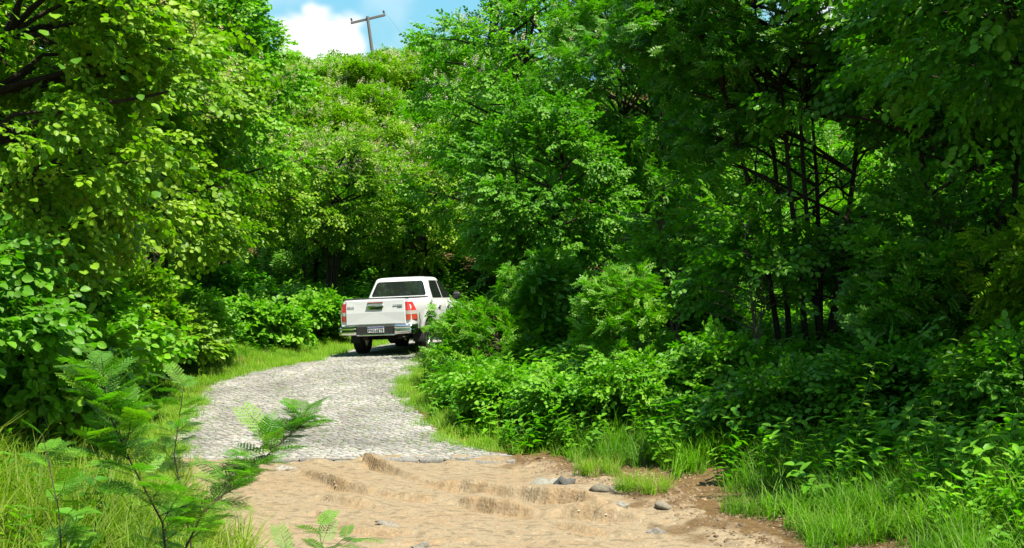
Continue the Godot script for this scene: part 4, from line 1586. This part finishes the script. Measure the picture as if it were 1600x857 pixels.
	bush.call("low bush beside the truck's left tail light", -5.4, 33.6, 1.2, 0.9, spray_round[0], FRESH, 26, 18)
	bush.call("bushy weed mass further left of the dark hollow", -8.2, 32.6, 1.7, 1.2, spray_round[2], GREEN, 28, 18)
	bush.call("small-leaved bush hiding the truck's right flank and front wheel", -0.6, 23.2, 1.5, 0.85, spray_pinnate[0], FRESH, 38, 11, 0.34, 0.7)
	bush.call("darker bush behind the bush hiding the truck", 0.9, 24.2, 2.1, 1.1, spray_pinnate[1], GREEN, 40, 14, 0.36, 0.7)
	bush.call("low small-leaved bush at the lane's right rim in front of the truck", -0.7, 21.2, 0.6, 0.6, spray_pinnate[2], FRESH, 30, 10, 0.28, 0.6)
	bush.call("sunlit low weed bush at the inside of the bend", -0.15, 19.2, 0.7, 0.7, spray_round[0], FRESH, 38, 24, 0.26, 0.45)
	bush.call("sunlit weed bush above the right end of the kerb", 0.75, 18.0, 0.65, 0.65, spray_round[2], FRESH, 38, 24, 0.26, 0.45)
	bush.call("tall light green bush in front of the pale trunk", 1.8, 19.4, 2.1, 0.75, spray_pinnate[0], FRESH, 30, 9, 0.36, 0.8)
	bush.call("half-shaded green bush right of the sunlit weed bushes", 1.85, 17.5, 0.8, 0.75, spray_round[1], FRESH, 36, 18, 0.26, 0.45)
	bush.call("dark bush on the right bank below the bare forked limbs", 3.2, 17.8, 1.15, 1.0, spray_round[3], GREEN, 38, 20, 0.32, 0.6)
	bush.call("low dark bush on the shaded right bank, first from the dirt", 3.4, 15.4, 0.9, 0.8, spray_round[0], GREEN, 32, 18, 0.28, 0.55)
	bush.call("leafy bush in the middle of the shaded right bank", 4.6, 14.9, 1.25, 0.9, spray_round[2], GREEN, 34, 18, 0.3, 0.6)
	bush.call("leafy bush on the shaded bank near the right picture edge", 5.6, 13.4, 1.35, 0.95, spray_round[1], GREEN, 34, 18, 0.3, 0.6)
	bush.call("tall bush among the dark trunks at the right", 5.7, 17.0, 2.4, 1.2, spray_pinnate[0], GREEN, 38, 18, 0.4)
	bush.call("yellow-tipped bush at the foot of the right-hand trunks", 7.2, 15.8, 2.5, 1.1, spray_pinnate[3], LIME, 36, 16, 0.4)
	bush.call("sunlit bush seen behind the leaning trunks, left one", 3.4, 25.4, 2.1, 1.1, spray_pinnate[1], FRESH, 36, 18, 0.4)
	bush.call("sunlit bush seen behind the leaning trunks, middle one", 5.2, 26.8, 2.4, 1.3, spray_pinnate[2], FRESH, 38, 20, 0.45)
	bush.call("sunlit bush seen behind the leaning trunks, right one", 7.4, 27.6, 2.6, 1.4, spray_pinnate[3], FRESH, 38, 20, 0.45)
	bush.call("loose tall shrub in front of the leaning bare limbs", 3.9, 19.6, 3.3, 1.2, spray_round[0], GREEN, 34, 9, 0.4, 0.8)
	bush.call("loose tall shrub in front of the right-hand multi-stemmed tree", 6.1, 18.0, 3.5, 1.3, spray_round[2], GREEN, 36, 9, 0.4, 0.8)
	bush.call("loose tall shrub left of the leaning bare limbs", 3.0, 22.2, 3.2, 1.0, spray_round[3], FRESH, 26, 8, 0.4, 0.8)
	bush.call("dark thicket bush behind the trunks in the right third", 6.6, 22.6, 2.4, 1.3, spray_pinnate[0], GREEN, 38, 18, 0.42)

	# --- the wooded hillside, row above row
	var rank := ["lowest", "second", "third", "fourth", "fifth", "sixth", "seventh", "topmost"]
	var nth := ["first", "second", "third", "fourth", "fifth", "sixth", "seventh", "eighth", "ninth", "tenth", "eleventh", "twelfth", "thirteenth", "fourteenth"]
	var rows := [49.0, 54.0, 59.0, 64.0, 69.0, 74.0, 79.0, 85.0]
	for j in rows.size():
		var d: float = rows[j]
		var x0 := -0.262 * d
		var x1 := -0.02 * d
		var step := 3.5
		var n := int((x1 - x0) / step)
		for i in n + 1:
			var x := lerpf(x0, x1, i / float(n)) + rf(-0.8, 0.8) + (1.7 if j % 2 else 0.0)
			woody({name = "hillside_tree", label = "light green bushy tree on the sunlit hillside, %s row, %s from the left" % [rank[j], nth[mini(i, 13)]], x = x, d = d + rf(-1.5, 1.5), h = rf(3.4, 5.0) if j < 5 else (rf(2.8, 3.8) if j < 6 else rf(2.1, 3.0)), r = rf(2.1, 2.9), cb = 0.4, clumps = 30, sp = 30, cr = 0.75, mesh = spray_far[(i + j) % 4], cols = LIME if rng.randf() < 0.7 else FRESH, stems = 2, tr = 0.07, fl = 0.9, fln = 2.2, up = true, ss = 1.0, fine = false, flc = [Color(0.45, 0.46, 0.2), Color(0.75, 0.72, 0.5)], mat = m_leaf_dull, group = "trees on the hillside"})
	for q in [[2.0, 46.0, "nearest the truck"], [7.0, 47.0, "behind the bare forked limbs"], [12.5, 44.0, "behind the far right trunks"], [4.5, 53.0, "second back, left of the forked limbs"], [10.5, 54.0, "second back, right of the forked limbs"], [17.0, 50.0, "furthest right"], [0.8, 58.0, "highest up the slope"], [15.5, 39.0, "behind the right-hand dark trunks, nearest"], [21.0, 45.0, "behind the right-hand dark trunks, further back"]]:
		woody({name = "hillside_tree", label = "hillside tree glimpsed behind the right-hand wood, " + q[2], x = q[0], d = q[1], h = rf(6.0, 7.5), r = 3.3, cb = 0.4, clumps = 45, sp = 30, cr = 0.9, mesh = spray_far[3], cols = FRESH, stems = 2, tr = 0.08, up = true, ss = 1.2, group = "hillside trees behind the right-hand wood"})

	# --- ground cover
	var verge := func(x: float, d: float) -> float:
		var t := beside(x, d)
		if t < -0.25 or d < 16.4:
			return 0.0
		var patch := 0.5 * noise.get_noise_2d(x * 90.0, d * 90.0)
		if d < 17.5 and x > -1.5:
			patch -= (17.5 - d) * 0.7
		return smoothstep(-0.25, 0.25, t + patch) * (1.0 - smoothstep(1.6, 3.0, t))
	stuff("verge_grass", "short bright grass along both verges of the cobbled lane", "grass", tuft_short, m_grass, scatter(26000, -10.0, 2.5, 16.4, 36.0, verge, 0.7, 1.5, [Color(0.12, 0.26, 0.014), Color(0.25, 0.41, 0.035)]))
	var joint := func(x: float, d: float) -> float:
		var t := beside(x, d)
		return 0.0 if t > 0.0 else (0.16 + 0.7 * smoothstep(-1.8, 0.0, x - at_table(RIGHT, d)) * smoothstep(-0.1, 0.3, noise.get_noise_2d(x * 120.0, d * 120.0)))
	stuff("joint_grass", "tiny grass growing in the joints between the cobbles", "grass", tuft_short, m_grass, scatter(9000, -6.0, 0.5, 16.7, 30.0, joint, 0.2, 0.5, [Color(0.12, 0.22, 0.02), Color(0.24, 0.33, 0.05)]))
	var tall_left := func(x: float, d: float) -> float: return smoothstep(0.0, 0.5, at_table(LEFT, d) - x)
	stuff("bank_grass", "tall yellow-green grass on the near left bank", "grass", tuft_tall, m_grass, scatter(2600, -6.0, -1.2, 5.0, 15.5, tall_left, 0.6, 1.35, [Color(0.10, 0.19, 0.01), Color(0.22, 0.31, 0.025)]))
	var tall_right := func(x: float, d: float) -> float:
		var t := x - at_table(RIGHT, d)
		var rim := 0.7 * (1.0 - smoothstep(15.0, 16.5, d)) * smoothstep(11.0, 13.5, d)
		return smoothstep(0.3 + rim, 0.9 + rim, t + 0.7 * noise.get_noise_2d(x * 80.0, d * 80.0)) * (1.0 - 0.5 * smoothstep(3.5, 6.0, t)) * (1.0 - 0.7 * smoothstep(15.2, 17.0, d))
	stuff("bank_grass", "long green grass on the shaded right bank", "grass", tuft_tall, m_grass, scatter(13000, -1.5, 9.0, 8.5, 19.0, tall_right, 0.45, 1.1, [Color(0.07, 0.19, 0.01), Color(0.15, 0.32, 0.015)]))
	var weeds_right := func(x: float, d: float) -> float:
		var t := x - at_table(RIGHT, d)
		return smoothstep(0.35 + 0.5 * (1.0 - smoothstep(14.5, 17.0, d)), 1.1 + 0.9 * (1.0 - smoothstep(14.5, 17.0, d)), t + 0.8 * noise.get_noise_2d(x * 70.0, d * 70.0))
	for k in 2:
		stuff("weeds", ["low leafy weeds covering the right bank", "taller mixed weeds among those on the right bank"][k], "weeds", spray_herb[k], m_leaf, scatter(13000, -1.8, 18.0, 8.5, 42.0, weeds_right, [0.6, 0.9][k], [1.2, 1.6][k], [GREEN, FRESH][k], 0.4))
	var weeds_left := func(x: float, d: float) -> float:
		var t := at_table(LEFT, d) - x
		return smoothstep(0.9, 2.0, t + 0.7 * noise.get_noise_2d(x * 70.0, d * 70.0)) if d > 14.0 else 0.35 * smoothstep(0.6, 2.0, t)
	var weeds_back := func(x: float, d: float) -> float: return smoothstep(0.4, 1.0, beside(x, d))
	stuff("weeds", "leafy weeds on the slope behind the truck", "weeds", spray_herb[1], m_leaf, scatter(9000, -14.0, 30.0, 36.0, 60.0, weeds_back, 1.2, 2.2, GREEN, 0.4))
	for k in 2:
		stuff("weeds", ["low leafy weeds covering the left bank", "taller mixed weeds among those on the left bank"][k], "weeds", spray_herb[2 + k], m_leaf, scatter(5200, -13.0, -1.5, 6.0, 42.0, weeds_left, [0.6, 0.9][k], [1.2, 1.6][k], [FRESH, GREEN][k], 0.4))

func details(m_stone: Material) -> void:
	# near left corner: feather-leaved saplings, leaf by leaf
	sapling([Vector3(-1.52, 0.15, -5.7), Vector3(-1.60, 0.6, -5.8), Vector3(-1.72, 1.06, -6.0), Vector3(-1.88, 1.36, -6.0), Vector3(-2.0, 1.58, -6.05), Vector3(-2.06, 1.82, -6.1)], 0.011, 116, 1.1, "feathery sapling leaning left in the lower left, dark stem crossing the grass")
	sapling([Vector3(-1.78, 0.15, -6.0), Vector3(-1.74, 0.7, -6.15), Vector3(-1.60, 1.05, -6.3), Vector3(-1.42, 1.22, -6.45), Vector3(-1.25, 1.38, -6.6), Vector3(-1.12, 1.50, -6.7)], 0.011, 116, 1.1, "feathery sapling leaning right in front of the dirt and kerb")
	sapling([Vector3(-1.25, 0.1, -5.6), Vector3(-1.15, 0.5, -5.7), Vector3(-1.0, 0.85, -5.85), Vector3(-0.82, 0.99, -5.95)], 0.008, 24, 0.9, "small feathery sprig at the bottom edge over the dirt")
	sapling([Vector3(-2.3, 0.2, -6.3), Vector3(-2.35, 0.6, -6.4), Vector3(-2.45, 1.0, -6.6), Vector3(-2.62, 1.40, -6.8)], 0.010, 44, 1.0, "feathery sapling in the lower left corner beside the picture edge")
	sapling([Vector3(-1.9, 0.15, -7.4), Vector3(-1.95, 0.7, -7.4), Vector3(-2.08, 1.2, -7.5), Vector3(-2.05, 1.62, -7.6)], 0.010, 52, 1.0, "feathery sapling standing behind the two leaning ones")
	# big-leaved weeds
	var cool := m_leaf_tone
	broad_weed(1.2, 17.3, 1.1, 11, 1.5, "weed with large drooping heart-shaped leaves above the sunlit bushes", [cool[1], cool[0]])
	broad_weed(3.75, 13.4, 1.15, 18, 1.0, "weed with pale lance-shaped leaves in the middle of the right bank", [cool[1], cool[1], cool[0]])
	broad_weed(4.6, 13.0, 1.35, 20, 1.0, "tall lance-leaved weed further right on the bank", [cool[0], cool[1]])
	broad_weed(4.2, 11.9, 0.95, 16, 1.05, "yellow-green weed with curled leaves on the right bank", [cool[1]])
	broad_weed(2.9, 13.6, 0.8, 14, 0.9, "dark small-leaved weed at the near rim of the right bank", [cool[2], cool[0]])
	broad_weed(-4.9, 13.0, 1.2, 16, 1.1, "broad-leaved weed among the left bank grass", [cool[0], cool[1]])
	# grass clumps on the broken rim
	var bright := [Color(0.13, 0.26, 0.012), Color(0.24, 0.36, 0.03)]
	grass_clump(1.05, 15.1, 0.3, 40, 0.55, bright, "bright grass clump behind the pale rock on the dirt rim", tuft_tall)
	grass_clump(1.5, 13.85, 0.32, 40, 0.55, bright, "bright grass clump right of the eroded dirt step", tuft_tall)
	grass_clump(2.55, 12.3, 0.42, 50, 0.6, [Color(0.06, 0.17, 0.01), Color(0.14, 0.27, 0.02)], "darker grass clump at the dirt's right rim near the bottom edge", tuft_tall)
	grass_clump(2.9, 11.2, 0.4, 46, 0.55, [Color(0.06, 0.17, 0.01), Color(0.12, 0.25, 0.02)], "dark grass clump at the bottom edge right of the dirt", tuft_tall)
	grass_clump(-1.5, 9.0, 0.35, 26, 0.6, bright, "sparse upright grass at the dirt's near left rim", tuft_tall)
	# rocks
	make_rock(0.40, 14.69, Vector3(0.42, 0.16, 0.3), Color(0.24, 0.24, 0.21), m_stone, "pale flat rock set in the dirt's right rim")
	make_rock(0.62, 14.5, Vector3(0.26, 0.16, 0.2), Color(0.10, 0.10, 0.10), m_stone, "dark rock touching the pale flat rock", 0.6)
	make_rock(1.12, 12.57, Vector3(0.16, 0.09, 0.12), Color(0.24, 0.23, 0.2), m_stone, "small pale stone on the edge of the long dirt step")
	make_rock(1.12, 14.1, Vector3(0.34, 0.14, 0.24), Color(0.17, 0.155, 0.12), m_stone, "flat brownish rock between the two bright grass clumps", 0.3)
	make_rock(-1.2, 11.85, Vector3(0.20, 0.08, 0.14), Color(0.22, 0.2, 0.17), m_stone, "grey stone lying in the dirt left of centre")
	make_rock(-0.82, 10.85, Vector3(0.18, 0.09, 0.14), Color(0.2, 0.19, 0.16), m_stone, "stone at the bottom edge of the dirt")
	make_rock(1.6, 12.8, Vector3(0.22, 0.12, 0.18), Color(0.2, 0.18, 0.14), m_stone, "stone embedded in the crumbling right rim", 1.0)
	make_rock(1.35, 11.55, Vector3(0.2, 0.08, 0.13), Color(0.2, 0.19, 0.17), m_stone, "flat grey stone on the lower right dirt", 0.4)
	make_rock(-3.0, 15.9, Vector3(0.3, 0.12, 0.16), Color(0.28, 0.26, 0.22), m_stone, "broken stone lying below the left part of the kerb", 0.2)
	# gravel
	var pebble := Geo.new()
	var rings := []
	for j in 4:
		var phi: float = [-0.9, -0.1, 0.6, 1.2][j]
		var ring := []
		for i in 6:
			var a := TAU * i / 6.0
			ring.append(Vector3(cos(a) * cos(phi), sin(phi) * 0.6, sin(a) * cos(phi)) * rf(0.85, 1.15))
		rings.append(ring)
	pebble.ring_loft(rings)
	var loose := func(x: float, d: float) -> float:
		var t := beside(x, d)
		return 0.0 if t > 1.6 or (t > 0.5 and x < 0.0) else 0.15 + 0.85 * maxf(smoothstep(-0.7, 0.0, t), smoothstep(0.05, 0.35, noise.get_noise_2d(x * 110.0 + 40.0, d * 110.0)))
	stuff("gravel", "small loose stones and grit scattered over the dirt", "gravel", pebble.commit(), m_stone, scatter(10000, -4.6, 3.2, 9.0, 16.4, loose, 0.004, 0.016, [Color(0.30, 0.22, 0.15), Color(0.55, 0.47, 0.38)], 0.6))
	var crumb := func(x: float, d: float) -> float:
		var t := x - at_table(RIGHT, d)
		return smoothstep(-0.5, 0.0, t) * (1.0 - smoothstep(0.6, 1.6, t)) if x > 0.0 else 0.0
	stuff("soil_clods", "brown soil clods and grit along the crumbling right rim of the dirt", "soil", pebble.commit(), m_stone, scatter(9000, 0.1, 4.5, 9.0, 16.6, crumb, 0.008, 0.035, [Color(0.10, 0.07, 0.04), Color(0.26, 0.19, 0.12)], 0.8))
	make_litter()

func make_litter() -> void:
	var g := Geo.new()
	g.leaf(Vector3(0, 0, -0.04), Vector3(0, 0, 1), Vector3.UP, 0.08, 0.04, 0.2, 0.2)
	var where := func(x: float, d: float) -> float:
		var t := beside(x, d)
		return smoothstep(-0.15, 0.15, t) * (1.0 - smoothstep(1.2, 2.2, t)) if d < 16.6 and x > 0.0 else 0.0
	stuff("leaf_litter", "dry brown leaves on the bare soil at the foot of the right bank", "leaves", g.commit(), m_flower, scatter(6000, 0.2, 6.0, 9.0, 16.6, where, 0.4, 1.1, [Color(0.16, 0.10, 0.05), Color(0.34, 0.25, 0.14)], 0.9))
